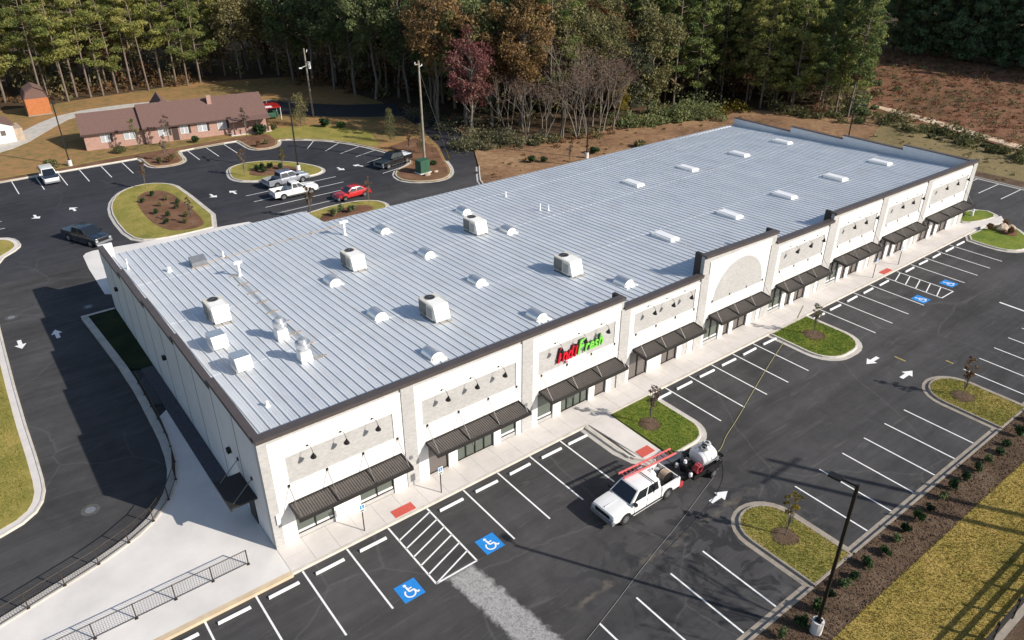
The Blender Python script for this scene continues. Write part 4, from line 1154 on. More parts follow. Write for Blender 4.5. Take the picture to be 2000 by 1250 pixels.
intake(2.75, 10.0, 'white slanted intake hood by the left wall, nearer one')
t = thing('roof_box', 'low tan equipment box on the roof, left rear', 'equipment box', onroof(6.3, 30.2), 0)
MB().hexa([(-.65, -.45, -.1), (.65, -.45, -.1), (.65, .45, -.1), (-.65, .45, -.1)], [(-.65, -.45, .5), (.65, -.45, .5), (.65, .45, .75), (-.65, .45, .75)]).build('cabinet', 'bumper_grey', t)
MB().box(-.75, .75, -.55, -.46, -.05, .12).build('skid', 'weathered_wood', t)
def vent(name, x, y, h, r, label, tee=False):
    t = thing(name, label, 'vent pipe', onroof(x, y), 0, 'vent pipes on the roof')
    MB().cyl((0, 0, -.1), (0, 0, h), r, None, 10).build('pipe', 'pvc_white', t)
    MB().cyl((0, 0, -.1), (0, 0, .18), r * 2.1, r * 1.3, 10).build('boot', 'unit_white', t)
    if tee:
        MB().cyl((-r * 3.2, 0, h), (r * 3.2, 0, h), r * 1.15, None, 10).build('tee_head', 'pvc_white', t)
    else:
        MB().cyl((0, 0, h), (0, 0, h + .05), r * 1.25, r * 1.25, 10).build('collar', 'pvc_white', t)
vent('vent_pipe', 8.2, 25.4, 1.2, .11, 'tall white tee-topped vent pipe left of centre', True)
vent('vent_pipe', 19.4, 28.6, 1.3, .13, 'tall white tee-topped vent pipe at the roof step', True)
vent('vent_pipe', 3.9, 30.4, .35, .14, 'short fat white vent stub at the left rear')
vent('vent_pipe', 1.3, 33.4, .9, .06, 'thin white vent pipe at the rear left corner')
vent('vent_pipe', 8.6, 30.7, .5, .08, 'small white vent pipe beside the tan roof box')
vent('vent_pipe', 38.0, 27.9, .5, .07, 'small white vent pipe near the back edge')
vent('vent_pipe', 37.7, 21.8, .7, .07, 'left of the two thin white pipes on the far roof')
vent('vent_pipe', 38.3, 21.2, .55, .07, 'right of the two thin white pipes on the far roof')
vent('vent_pipe', 2.35, 4.5, .3, .09, 'low white vent stub near the front left corner')
t = thing('pipe_run', 'grey refrigerant pipes on sleepers running down the roof', 'pipes', onroof(7.4, 17.0))
for k in range(3):
    MB().cyl((-0.2 + k * .14, -9.2, .46 + .06), (0.3 + k * .14, 9.0, -.45 + .06), .02, None, 5).build('pipe', 'galvanised', t)
for k in range(9):
    y = -9 + 2.2 * k
    MB().box(-.45 + .027 * (y + 9), .4 + .027 * (y + 9), y - .05, y + .05, -.05 * y - .02, -.05 * y + .09).build('sleeper', 'weathered_wood', t)
t = thing('gas_line', 'thin gas line crossing the rear roof', 'pipes', onroof(13, 30.6))
MB().cyl((-7.0, -.5, .07 + .05), (7.4, .75, -.02), .03, None, 5).build('pipe', 'stone_tan', t)
for k in range(7):
    x = -6.4 + 2.1 * k
    MB().box(x - .06, x + .06, -.6 + (x + 7) * .087 - .1, -.6 + (x + 7) * .087 + .3, .03 - .006 * x - .05 * 0 - .06, .06 - .008 * x).build('block', 'weathered_wood', t)

# ------------------------------------------------------------------ vehicles
def loft(stations, ring):
    """stations: (x, half width, z bottom, z top); ring maps them to section points"""
    m = MB(); rows = [ring(*s) for s in stations]
    n = len(rows[0])
    vs = [p for r in rows for p in r]
    fs = []
    for i in range(len(rows) - 1):
        for k in range(n):
            a = i * n + k; b = i * n + (k + 1) % n
            fs.append((a, b, b + n, a + n))
    fs.append(tuple(range(n - 1, -1, -1)))
    o = (len(rows) - 1) * n
    fs.append(tuple(range(o, o + n)))
    m.add(vs, fs)
    return m
def ring(x, w, zb, zt):
    h = zt - zb
    half = [(w * .84, zb), (w * .97, zb + h * .12), (w, zb + h * .40), (w * .985, zb + h * .72), (w * .93, zt - h * .07), (w * .80, zt), (w * .4, zt + h * .02)]
    return [(x, y, z) for y, z in half] + [(x, -y, z) for y, z in half[::-1]]
def wheel(t, x, y, r, side, w=0.24):
    m = MB().cyl((x, y - side * w, r), (x, y, r), r, r, 20)
    o = m.build('wheel', 'rubber', t, 0, True)
    MB().cyl((x, y - side * .02, r), (x, y + side * .012, r), r * .66, r * .62, 16).build('rim', 'chrome', o)
    MB().cyl((x, y, r), (x, y + side * .022, r), r * .2, r * .16, 8).build('hub', 'bumper_grey', o)
def arch(t, x, y, r, side):
    m = MB(); n = 14
    ts = np.linspace(R(-8), R(188), n)
    pts = [(x + r * math.cos(a), y + side * .006, r * .82 + r * math.sin(a)) for a in ts]
    pts2 = [(p[0], y - side * .3, p[2]) for p in pts]
    m.add(pts + pts2, [tuple(range(n))] + [(k, k + 1, n + k + 1, n + k) for k in range(n - 1)])
    m.build('wheel_arch', 'rubber', t)
def lerp(a, b, t): return tuple(p + (q - p) * t for p, q in zip(a, b))
def facequad(t, name, mat, a, b, c, d, u0, u1, v0, v1, off):
    """a rectangle inset in the face a b (bottom) c d (top), pushed out by off"""
    A, B, C, Dq = Vector(a), Vector(b), Vector(c), Vector(d)
    nrm = (B - A).cross(Dq - A).normalized()
    def P(u, v): return A.lerp(B, u).lerp(Dq.lerp(C, u), v)
    q = [P(u0, v0), P(u1, v0), P(u1, v1), P(u0, v1)]
    m = MB().hexa([p - nrm * .01 for p in q], [p + nrm * off for p in q])
    return m.build(name, mat, t)
def cabin(t, mat, xb0, xb1, xt0, xt1, wb, wt, zb, zt, nside, doors=True, glass_mat='dark_glass', roofmat=None):
    """greenhouse: front edge xb0 at the belt, xt0 at the roof; rear xb1, xt1"""
    fl, fr_, rl, rr = (xb0, wb, zb), (xb0, -wb, zb), (xb1, wb, zb), (xb1, -wb, zb)
    Fl, Fr, Rl, Rr = (xt0, wt, zt), (xt0, -wt, zt), (xt1, wt, zt), (xt1, -wt, zt)
    c = MB().hexa([rr, fr_, fl, rl], [Rr, Fr, Fl, Rl]).build('cab', roofmat or mat, t, 0.06, True)
    facequad(c, 'windscreen', glass_mat, fr_, fl, Fl, Fr, .06, .94, .06, .90, .012)
    facequad(c, 'rear_window', glass_mat, rl, rr, Rr, Rl, .10, .90, .12, .86, .012)
    for s in (1, -1):
        a, b, C, Dq = (rr, fr_, Fr, Rr) if s < 0 else (fl, rl, Rl, Fl)
        for k in range(nside):
            u0 = .06 + .88 * k / nside + .02; u1 = .06 + .88 * (k + 1) / nside - .02
            facequad(c, 'side_window', glass_mat, a, b, C, Dq, u0, u1, .12, .84, .012)
    return c
def front_end(t, L2, w, z0, z1, grille='black_metal'):
    MB().box(L2 - .10, L2 + .025, -w * .62, w * .62, z0 + .18, z1 - .10).build('grille', grille, t)
    MB().box(L2 - .14, L2 + .09, -w * .96, w * .96, z0 - .12, z0 + .12).build('front_bumper', 'bumper_grey', t, .03)
    for s in (1, -1):
        MB().box(L2 - .16, L2 + .03, s * w * .66 if s > 0 else -w * .93, w * .93 if s > 0 else -w * .66, z1 - .38, z1 - .16).build('headlight', 'lamp_clear', t)
def rear_end(t, L2, w, z0, z1, bumper='chrome'):
    MB().box(-L2 - .08, -L2 + .10, -w * .94, w * .94, z0 - .14, z0 + .06).build('rear_bumper', bumper, t, .03)
    for s in (1, -1):
        MB().box(-L2 - .012, -L2 + .1, s * w * .84 if s > 0 else -w * .985, w * .985 if s > 0 else -w * .84, z0 + .25, z1 - .12).build('tail_light', 'lamp_red', t)
def mirrors(t, x, w, z, mat='black_metal'):
    for s in (1, -1):
        MB().box(x - .07, x + .10, s * (w + .02) if s > 0 else -(w + .24), (w + .24) if s > 0 else -(w + .02), z, z + .19).build('mirror', mat, t)
def pickup(label, mat, loc, rz, crew=True, roofmat=None, hoodmat=None, tonneau=None, scale=1.0):
    t = thing('pickup_truck', label, 'pickup truck', loc, rz)
    L2, w = 2.92, 1.0
    cab_r = -1.22 if crew else -0.62
    xw, xr = (1.50, .66) if crew else (1.28, .42)
    z0, zh, zbelt = 0.42, 1.10, 1.18
    st = [(2.92, .86, .46, .97), (2.86, .94, .40, 1.05), (2.6, .98, .36, 1.10), (2.0, 1.0, .36, 1.13), (xw - .03, 1.0, .36, 1.16), (xw - .2, 1.0, .36, zbelt), (cab_r, 1.0, .36, zbelt)]
    loft(st, ring).build('body', mat, t, 0, True)
    if hoodmat:
        loft([(2.8, .70, .96, 1.01), (2.0, .78, 1.0, 1.105), (1.2, .8, 1.1, 1.18)], ring).build('hood', hoodmat, t, 0, True)
    cabin(t, mat, xw, cab_r, xr, cab_r + .12, .93, .74, zbelt - .02, 1.86, 2, True, 'dark_glass', roofmat)
    b1 = -L2
    bx0 = cab_r - .03
    m = MB()
    for s in (1, -1):
        ya, yb = (.86, 1.0) if s > 0 else (-1.0, -.86)
        m.hexa([(b1, ya, .45), (bx0, ya, .45), (bx0, yb, .45), (b1, yb, .45)], [(b1, ya, 1.17), (bx0, ya, 1.17), (bx0, yb, 1.17), (b1, yb, 1.17)])
    m.box(b1 + .002, b1 + .08, -.86, .86, .45, 1.15).box(bx0 - .07, bx0 - .002, -.86, .86, .45, 1.16)
    m.build('bed', mat, t, .015)
    MB().box(b1 + .08, bx0 - .07, -.86, .86, .55, .64).build('bed_floor', 'rubber', t)
    if tonneau:
        MB().box(b1 + .02, bx0 - .02, -.95, .95, 1.175, 1.21).build('bed_cover', tonneau, t, .01)
    front_end(t, L2 - .01, w, .5, 1.06)
    rear_end(t, L2, w, .55, 1.17)
    mirrors(t, xw - .28, .96, 1.16)
    gaps = [xw - .32, (xw + cab_r) / 2 - .05, cab_r + .03] if crew else [xw - .32, cab_r + .03]
    for s in (1, -1):
        for gx in gaps:
            MB().box(gx - .008, gx + .008, s * .985 if s > 0 else -1.003, 1.003 if s > 0 else -.985, .50, 1.12).build('door_gap', 'rubber', t)
        MB().box(cab_r, 1.40, s * .90 if s > 0 else -1.0, 1.0 if s > 0 else -.90, .30, .42).build('rocker_panel', 'rubber', t)
        MB().box(-1.3, 1.3, s * .96 if s > 0 else -1.06, 1.06 if s > 0 else -.96, .34, .38).build('side_step', 'chrome', t)
    MB().box(xw - .02, 2.70, -.012, .012, 1.10, 1.172).build('hood_crease', mat, t)
    MB().box(xw - .05, xw + .03, -.85, .85, 1.13, 1.165).build('wiper_cowl', 'black_metal', t)
    MB().cyl((-L2 - .03, 0, .62), (-L2 - .01, 0, .62), .14, None, 10).build('tail_badge', 'chrome', t)
    MB().box(-L2 - .014, -L2 + .01, -.25, .25, .62, .76).build('number_plate', 'plate_white', t)
    for x in (1.88, -1.82):
        for s in (1, -1):
            arch(t, x, s * .998, .47, s); wheel(t, x, s * 1.02, .39, s)
    for s in (1, -1):
        for k in range(2 if crew else 1):
            MB().box(.15 - .95 * k, .33 - .95 * k, s * 1.0 if s > 0 else -1.02, 1.02 if s > 0 else -1.0, 1.0, 1.04).build('door_handle', 'chrome' if mat != 'car_white' else 'car_white', t)
    if scale != 1.0: t.scale = (scale,) * 3
    return t
def car(name, cat, label, mat, loc, rz, suv=False, roofmat=None, hoodmat=None):
    t = thing(name, label, cat, loc, rz)
    if suv:
        L2, w, belt, top = 2.4, .97, 1.12, 1.76
        st = [(2.4, .80, .48, .92), (2.3, .90, .40, 1.0), (1.9, .96, .36, 1.05), (1.0, .97, .34, 1.12), (-2.2, .96, .36, 1.12), (-2.36, .92, .42, 1.08), (-2.4, .86, .5, 1.0)]
        loft(st, ring).build('body', mat, t, 0, True)
        cabin(t, mat, 1.1, -2.34, .35, -2.05, .90, .74, belt - .02, top, 3, True, 'dark_glass', roofmat)
        zr = .38
    else:
        L2, w, belt, top = 2.3, .90, .92, 1.44
        st = [(2.3, .68, .40, .66), (2.2, .80, .32, .74), (1.8, .88, .28, .82), (1.0, .9, .26, .92), (-1.5, .9, .28, .95), (-2.1, .84, .34, .92), (-2.3, .74, .42, .82)]
        loft(st, ring).build('body', mat, t, 0, True)
        cabin(t, mat, 1.15, -1.75, .25, -.95, .82, .62, belt - .02, top, 2, True, 'dark_glass', roofmat)
        zr = .32
    if hoodmat:
        loft([(2.36, .78, .80, 1.02), (1.9, .93, .96, 1.085), (1.12, .94, 1.06, 1.16)], ring).build('hood', hoodmat, t, 0, True)
    front_end(t, L2 - .04, w, .42 if suv else .34, .98 if suv else .74)
    rear_end(t, L2, w * .95, .5 if suv else .40, 1.05 if suv else .84, mat)
    mirrors(t, .8, w * .93, belt, mat)
    for x in (L2 * .62, -L2 * .60):
        for s in (1, -1):
            arch(t, x, s * (w - .004), zr * 1.2, s); wheel(t, x, s * (w + .012), zr, s, .2)
    return t

# the washing crew's truck, its load, the ladder and the trailer
TR = pickup('white crew-cab pickup with a red ladder above it, towing a tank trailer', 'car_white', (19.45, -9.85, 0), math.pi)
ld = thing('ladder', 'red extension ladder lying along the white pickup', 'ladder', (20.9, -9.3, 2.02), R(-4))
for y in (-.26, .26):
    MB().box(-2.2, 2.2, y - .035, y + .035, -.05, .07).build('stile', 'ladder_red', ld)
for k in range(14):
    MB().cyl((-2.02 + k * .31, -.25, .01), (-2.02 + k * .31, .25, .01), .022, None, 6).build('rung', 'ladder_red', ld)
for x in (-1.6, 1.4):
    pass
rk = thing('ladder_rack', 'black rack carrying the red ladder', 'rack', (19.45, -9.85, 0))
for x in (.55, 2.75):
    m = MB()
    for y in (-.92, .92):
        m.cyl((x, y, 1.1), (x, y, 1.93), .03, None, 6)
    m.cyl((x, -.95, 1.93), (x, .95, 1.93), .03, None, 6)
    m.build('rack_frame', 'black_metal', rk)
w_ = thing('work_gear', 'white bundle of sheeting heaped behind the pickup cab', 'bundle', (21.05, -9.5, .64))
def rock(name, mat, parent, c, r, seed, n=9, m_=6, amp=.25):
    rr = random.Random(seed)
    mb = MB().blob(c, r[0], r[1], r[2], n, m_)
    mb.v = [(c[0] + (v[0] - c[0]) * (1 + rr.uniform(-amp, amp)), c[1] + (v[1] - c[1]) * (1 + rr.uniform(-amp, amp)), c[2] + (v[2] - c[2]) * (1 + rr.uniform(-amp, amp))) for v in mb.v]
    return mb.build(name, mat, parent)
rock('bundle', 'tank_white', w_, (0, 0, .38), (.34, .45, .5), 3)
bk = thing('bucket', 'white bucket standing in the bed of the towing pickup', 'bucket', (21.85, -9.3, .64))
MB().cyl((0, 0, 0), (0, 0, .42), .14, .17, 14).build('pail', 'tank_white', bk)
MB().cyl((0, 0, .42), (0, 0, .45), .18, .18, 14).build('lid', 'bucket_grey', bk)
hr = thing('hose_reel', 'hose reel with coiled tan hose in the pickup bed', 'hose reel', (21.75, -10.1, .64))
m = MB()
for k in range(5):
    ts = np.linspace(0, 2 * math.pi, 17)
    m.tube([(.40 * math.cos(a), -.2 + k * .1, .46 + .40 * math.sin(a)) for a in ts], .05, 5)
m.build('coil', 'stone_tan', hr)
MB().cyl((0, -.3, .46), (0, -.27, .46), .44, None, 16).cyl((0, .27, .46), (0, .3, .46), .44, None, 16).box(-.3, .3, -.3, .3, 0, .06).build('reel_frame', 'black_metal', hr)
gn = thing('pressure_washer', 'dark pressure washer engine in the pickup bed', 'pressure washer', (21.05, -10.3, .64))
MB().box(-.18, .18, -.22, .22, .1, .5).build('engine', 'black_metal', gn, .04)
MB().box(-.22, .22, -.26, .26, 0, .06).cyl((-.1, 0, .5), (-.1, 0, .62), .1, .1, 10).build('engine_frame', 'bumper_grey', gn)
rt = thing('fuel_can', 'red can at the tail of the towing pickup', 'can', (22.75, -10.55, 0.0))
MB().box(-.2, .2, -.15, .15, .02, .42).build('can_body', 'reel_red', rt, .05)
MB().cyl((.1, 0, .40), (.1, 0, .50), .04, .04, 8).build('cap', 'black_metal', rt)

tl = thing('wash_trailer', 'black trailer with a white water tank and hose reels', 'trailer', (25.05, -10.15, 0), 0)
m = MB().box(-1.6, 1.2, -.95, .95, .46, .56)
for y in (-.9, .9): m.box(-1.6, 1.2, y - .04, y + .04, .56, .72)
m.box(1.16, 1.2, -.94, .94, .56, .72).build('deck', 'black_metal', tl)
MB().hexa([(-2.7, -.06, .46), (-1.6, -.5, .46), (-1.6, .5, .46), (-2.7, .06, .46)], [(-2.7, -.06, .55), (-1.6, -.5, .55), (-1.6, .5, .55), (-2.7, .06, .55)]).build('drawbar', 'black_metal', tl)
for s in (1, -1):
    wheel(tl, .15, s * 1.2, .33, s, .2)
    MB().box(-.3, .6, s * .98 if s > 0 else -1.24, 1.24 if s > 0 else -.98, .70, .73).build('fender', 'black_metal', tl)
tk = MB(); ts = np.linspace(0, 2 * math.pi, 25)[:-1]
prof = [(.0, .62), (.50, .68), (.56, .80), (.56, 1.3), (.50, 1.42), (.30, 1.52), (.0, 1.53)]
tk = loft([(-.35, .62, .62, 1.55), (-.2, .70, .58, 1.68), (.1, .74, .57, 1.75), (.5, .74, .57, 1.75), (.85, .70, .58, 1.68), (1.0, .62, .62, 1.55)],
          lambda x, w, zb, zt: [(x, w * math.cos(a), (zb + zt) / 2 + (zt - zb) / 2 * math.sin(a)) for a in np.linspace(0, 2 * math.pi, 21)[:-1]])
T_ = tk.build('water_tank', 'tank_white', tl, 0, True)
MB().cyl((.3, 0, 1.73), (.3, 0, 1.82), .2, .2, 14).build('fill_cap', 'black_metal', T_)
for x in (-.1, .25, .6):
    MB().tube([(x, .76 * math.cos(a), 1.16 + .61 * math.sin(a)) for a in np.linspace(0, math.pi, 11)], .015, 4).build('tank_strap', 'galvanised', T_)
for (y, nm) in ((-.62, 'hose_reel'),):
    m = MB()
    for k in range(4):
        m.tube([(-.9 + .30 * math.cos(a), y - .15 + k * .1, .92 + .30 * math.sin(a)) for a in np.linspace(0, 2 * math.pi, 13)], .05, 5)
    m.build('hose_reel', 'reel_red', tl)
for q, (cx, cz, mt) in enumerate(((.05, 1.79, 'hose_grey'), (.72, 1.74, 'bucket_grey'))):
    m = MB()
    for k in range(3):
        m.tube([(cx + (.26 - .05 * k) * math.cos(a), -.12 + .25 * q + (.30 - .05 * k) * math.sin(a), cz - .05 * abs(math.sin(a)) + .03 * k) for a in np.linspace(0, 2 * math.pi, 15)], .028, 5)
    m.build('hose_loops', mt, tl)
m = MB()
for k in range(4):
    m.tube([(-.9 + .26 * math.cos(a), .15 + k * .09, .86 + .26 * math.sin(a)) for a in np.linspace(0, 2 * math.pi, 13)], .045, 5)
m.build('hose_reel', 'hose_black', tl)
MB().tube([(-.9, -.75, .6), (-.9, -.75, 1.25), (-.9, .75, 1.25), (-.9, .75, .6)], .025, 6).build('reel_frame', 'black_metal', tl)
MB().tube([(1.1, -.9, .72), (.6, -.98, 1.25), (-.6, -.98, 1.3), (-1.3, -.6, .95)], .018, 5).build('spray_wand', 'galvanised', tl)
MB().box(.95, 1.15, -.7, .7, .56, .95).build('rear_tool_tray', 'bumper_grey', tl, .02)
MB().box(-1.45, -.95, -.1, .45, .56, 1.0).build('pump', 'black_metal', tl, .05)
MB().cyl((-1.2, .2, 1.0), (-1.2, .2, 1.2), .12, .1, 10).build('pump_filter', 'plate_white', tl)
MB().box(-.95, -.7, .45, .85, .56, .85).build('tool_box', 'bumper_grey', tl, .03)
for (x, y, r, lab) in ((23.55, -9.55, .13, 'white jug on the front of the trailer, far side'), (23.75, -10.1, .11, 'small white jug on the front of the trailer, middle'), (23.5, -10.75, .12, 'white jug on the front of the trailer, near side')):
    j = thing('jug', lab, 'jug', (x, y, .56))
    MB().cyl((0, 0, 0), (0, 0, .26), r, r, 10).cyl((0, 0, .26), (0, 0, .34), r, .05, 10).build('jug_body', 'tank_white', j, 0, True)
    MB().cyl((0, 0, .34), (0, 0, .39), .045, .045, 8).build('cap', 'hose_black', j)
rr_ = random.Random(5)
m = MB()
for k in range(3):
    m.tube([(1.55 + .42 * math.cos(a) * (1 - .15 * k), -.2 + .5 * math.sin(a) * (1 - .15 * k), .05 + .05 * k) for a in np.linspace(0, 2 * math.pi, 15)], .03, 5)
cl = thing('hose_coil', 'coil of dark hose on the ground behind the trailer', 'hose', (25.6, -10.0, 0))
m.build('coil', 'hose_black', cl)

def hose(name, pts, r, mat, label):
    P_ = smooth_poly([(p[0], p[1]) for p in pts], 3, False)
    m = MB().tube([(x, y, (0.19 if y > -2.27 else 0.03)) for x, y in P_], r, 5)
    return tag(m.build(name, mat), label, 'hose')
hose('water_hose', [(26.2, -9.7), (27.4, -9.9), (28.3, -9.6), (29.2, -9.1), (31.6, -8.3), (35.4, -6.8), (40.8, -4.8), (46.4, -2.9), (50.7, -1.1)], .02, 'hose_yellow', 'yellow hose running from the trailer over the island to the storefronts')
hose('water_hose', [(26.6, -10.6), (25.8, -11.2), (23.5, -11.8), (20.4, -12.75), (16.8, -13.6), (10.5, -15.4), (4, -17)], .014, 'hose_grey', 'grey hose running from the trailer toward the lower edge')
hose('water_hose', [(27.0, -10.4), (26.4, -11.3), (24.6, -12.4), (21.5, -13.2), (17.5, -13.9)], .012, 'hose_black', 'short black hose lying beside the grey one')

pickup('black pickup waiting behind the left rear corner of the building', 'car_navy', (1.55, 56.6, 0), R(-66), True, None, None, 'car_black')
car('van', 'van', 'white vehicle with dark hood backed to the rear kerb', 'car_white', (2.15, 82.3, 0), -math.pi / 2, True, None, 'car_black')
pickup('silver pickup with dark roof parked beyond the white one', 'car_silver', (26.9, 61.6, 0), R(6), True, 'car_slate')
pickup('white extended-cab pickup in the centre bays behind the building', 'car_white', (25.9, 56.7, 0), R(0), False)
car('car', 'car', 'red car beside the island behind the roof', 'car_red', (31.4, 51.6, 0), R(182))
pickup('black pickup near the green utility cabinet', 'car_black', (42.4, 60.2, 0), R(195), True, None, None, 'plate_white')
car('van', 'van', 'white vehicle cut by the left picture edge', 'car_white', (-7.9, 71.6, 0), R(180), True)

# ------------------------------------------------------------------ wheel stops
ws = MB().hexa([(-.88, -.08, 0), (.88, -.08, 0), (.88, .08, 0), (-.88, .08, 0)], [(-.86, -.055, .125), (.86, -.055, .125), (.86, .055, .125), (-.86, .055, .125)]).mesh('wheel_stop')
ws.materials.append(MATS['white_paint'])
wx = [0.554 + P * (k + .5) for k in (-6, -5, -4, -3, -2, -1, 0, 1, 3, 4, 5, 6, 7)]
wx[-1] = 20.75
wx += [29.45] + [30.52 + P * (k + .5) for k in range(5)] + [50.2] + [51.5 + 2.82 * (k + .5) for k in range(4)] + [66.4] + [67.85 + 2.78 * (k + .5) for k in range(3)] + [77.4]
vis = 0
for k, x in enumerate(wx):
    o = link('wheel_stop', ws, None)
    o.location = (x, -3.0 + rnd.uniform(-.04, .04), 0.004); o.rotation_euler = (0, 0, rnd.uniform(-.02, .02))
    if x < 6: lab = 'wheel stop left of the near hatched aisle, %s counting outward' % ORD[sum(1 for q in wx if x < q < 6)]
    elif x < 22: lab = '%s wheel stop right of the near hatched aisle' % ORD[sum(1 for q in wx if 6 < q < x)]
    elif x < 45: lab = '%s wheel stop between the two green front islands' % ORD[sum(1 for q in wx if 22 < q < x)]
    elif x < 62.8: lab = '%s wheel stop beyond the second green island' % ORD[sum(1 for q in wx if 45 < q < x)]
    else: lab = '%s wheel stop beyond the far hatched aisle' % ORD[sum(1 for q in wx if 62.8 < q < x)]
    tag(o, 'white ' + lab, 'wheel stop', 'wheel stops along the front row')

# ------------------------------------------------------------------ signs, poles, rails
def adasign(x, y, label, h=2.1):
    t = thing('parking_sign', label, 'sign', (x, y, .15), 0, 'accessible parking signs')
    MB().cyl((0, 0, 0), (0, 0, h), .035, None, 8).build('post', 'black_metal', t)
    p = MB().box(-.17, .17, -.055, -.04, h - .55, h).build('plate', 'plate_white', t)
    MB().box(-.13, .13, -.062, -.056, h - .32, h - .06).build('blue_panel', 'blue_paint', p)
    m = MB().cyl((-.02, -.064, h - .11), (-.02, -.066, h - .11), .022, None, 8).box(-.04, 0, -.066, -.063, h - .22, h - .13).box(-.04, .06, -.0665, -.0635, h - .22, h - .19)
    m.tube([(.0 + .055 * math.cos(a), -.065, h - .235 + .055 * math.sin(a)) for a in np.linspace(R(120), R(380), 9)], .008, 4)
    m.build('wheelchair_symbol', 'plate_white', p)
    MB().box(-.12, .12, -.061, -.056, h - .5, h - .42).build('text_strip', 'sign_green_dark', p)
adasign(4.75, -1.8, 'accessible parking sign left of the near red pad')
adasign(10.2, -1.8, 'accessible parking sign right of the near red pad')
adasign(61.4, -1.8, 'accessible parking sign left of the far red pad')
adasign(66.4, -1.75, 'accessible parking sign right of the far red pad')

def lamp(x, y, h, rz, label, heads=1, z=0.1):
    t = thing('lamp_post', label, 'lamp post', (x, y, z), rz, 'black lamp posts round the lots')
    MB().cyl((0, 0, -.1), (0, 0, .85), .30, .30, 18).build('concrete_base', 'apron_concrete', t)
    MB().box(-.17, .17, -.17, .17, .85, .9).build('base_plate', 'black_metal', t)
    MB().box(-.075, .075, -.075, .075, .9, h).build('pole', 'black_metal', t)
    for k in range(heads):
        s = 1 if k == 0 else -1
        MB().box(-.03, .03, min(s * .07, s * .75), max(s * .07, s * .75), h - .14, h - .06).build('arm', 'black_metal', t)
        hd = MB().box(-.2, .2, min(s * .70, s * 1.32), max(s * .70, s * 1.32), h - .17, h - .06).build('lamp_head', 'black_metal', t, .02)
        MB().box(-.16, .16, min(s * .78, s * 1.26), max(s * .78, s * 1.26), h - .18, h - .172).build('lens', 'lamp_clear', hd)
lamp(19.75, -22.35, 9.85, R(8), 'tall black lamp post in the shrub bed, lower right')
lamp(66.2, 45.4, 10.2, R(180), 'black lamp post on the straw slope behind the building')
lamp(5.6, 87.4, 9.0, R(180), 'black lamp post beside the white vehicle at the rear kerb')
lamp(30.3, 65.5, 9.7, R(0), 'black two-headed lamp post on the teardrop island', 2)
lamp(89.0, 18.6, 9.6, R(200), 'black lamp post behind the far end of the building')

up = thing('utility_pole', 'pale wooden utility pole with guy wire beside the green cabinet', 'utility pole', (46.5, 58.4, .1))
MB().cyl((0, 0, -.2), (-.1, 0, 14.0), .19, .12, 12).build('pole', 'pole_wood', up, 0, True)
MB().box(-.75, .1, -.06, .06, 13.5, 13.62).build('crossarm', 'pole_wood', up)
for s in ((-.7, 13.75), (.35, 13.4)):
    MB().cyl((s[0], 0, s[1] - .12), (s[0] + .12, .1, s[1] + .1), .07, .05, 8).build('insulator', 'transformer_grey', up)
MB().cyl((0, 0, 13.2), (.45, 0, 13.4), .05, .05, 6).build('bracket', 'transformer_grey', up)
MB().cyl((0, 0, 12.6), (3.6, -.9, .0), .02, None, 5).build('guy_wire', 'steel_rod', up)
MB().cyl((3.25, -.82, 1.3), (3.6, -.9, .0), .06, None, 6).build('guy_guard', 'leaf_yellow', up)
u2 = thing('utility_pole', 'utility pole carrying a white transformer behind the brick house', 'utility pole', (45.1, 92.7, .1))
MB().cyl((0, 0, -.2), (-.25, 0, 11.3), .18, .12, 10).build('pole', 'pole_wood', u2, 0, True)
MB().cyl((.35, 0, 8.0), (.35, 0, 9.1), .27, .27, 14).build('transformer', 'transformer_grey', u2)
MB().cyl((-.2, 0, 8.5), (-1.1, 0, 8.3), .05, None, 6).build('lamp_arm', 'transformer_grey', u2)
MB().box(-1.5, -1.0, -.12, .12, 8.15, 8.35).build('lamp_head', 'transformer_grey', u2)
MB().cyl((.15, 0, 10.7), (.3, 0, 11.1), .09, .06, 8).build('insulator', 'transformer_grey', u2)
MB().tube([(.2, 0, 8.0), (3.5, -3.5, 6.6), (8, -8, 5.8), (14, -14, 5.9)], .02, 4).build('service_wire', 'black_metal', u2)
tp = thing('clothes_line_post', 'tan tee-shaped post behind the brick house corner', 'post', (39.4, 99.0, .1))
MB().cyl((0, 0, 0), (0, 0, 2.4), .05, None, 6).build('post', 'weathered_wood', tp)
MB().box(-1.0, 1.0, -.04, .04, 2.35, 2.43).build('crossbar', 'weathered_wood', tp)

cb = thing('utility_cabinet', 'green utility cabinet on the mulch corner', 'cabinet', (43.6, 54.2, .13), R(6))
MB().box(-.95, .95, -.75, .75, 0, .12).build('plinth', 'apron_concrete', cb)
MB().box(-.8, .8, -.62, .62, .12, 1.75).build('cabinet_body', 'cabinet_green', cb, .03)
MB().box(-.84, .84, -.66, .66, 1.75, 1.84).build('lid', 'cabinet_green', cb, .02)
for s in (-1, 1):
    MB().box(-.38 + s * .4, .38 + s * .4, -.64, -.622, .2, 1.7).build('door', 'cabinet_green', cb)
for (x, y, r, s, nm) in ((43.4, 52.7, .4, 1, 'left'), (45.1, 53.2, .28, 2, 'right')):
    t = thing('boulder', 'pale boulder in front of the green cabinet, %s one' % nm, 'boulder', (x, y, .12))
    rock('stone', 'stone_tan', t, (0, 0, r * .35), (r * 1.3, r * .8, r * .6), s)
for (x, y, r, s, nm) in ((85.0, -4.1, .7, 4, 'larger'), (86.0, -4.6, .5, 6, 'smaller')):
    t = thing('boulder', 'tan boulder on the far corner island, %s one' % nm, 'boulder', (x, y, .15))
    rock('stone', 'stone_tan', t, (0, 0, r * .35), (r * 1.4, r * .9, r * .6), s)
t = thing('hydrant', 'pale hydrant on the small green lobe beyond the building', 'hydrant', (87.0, .1, .12))
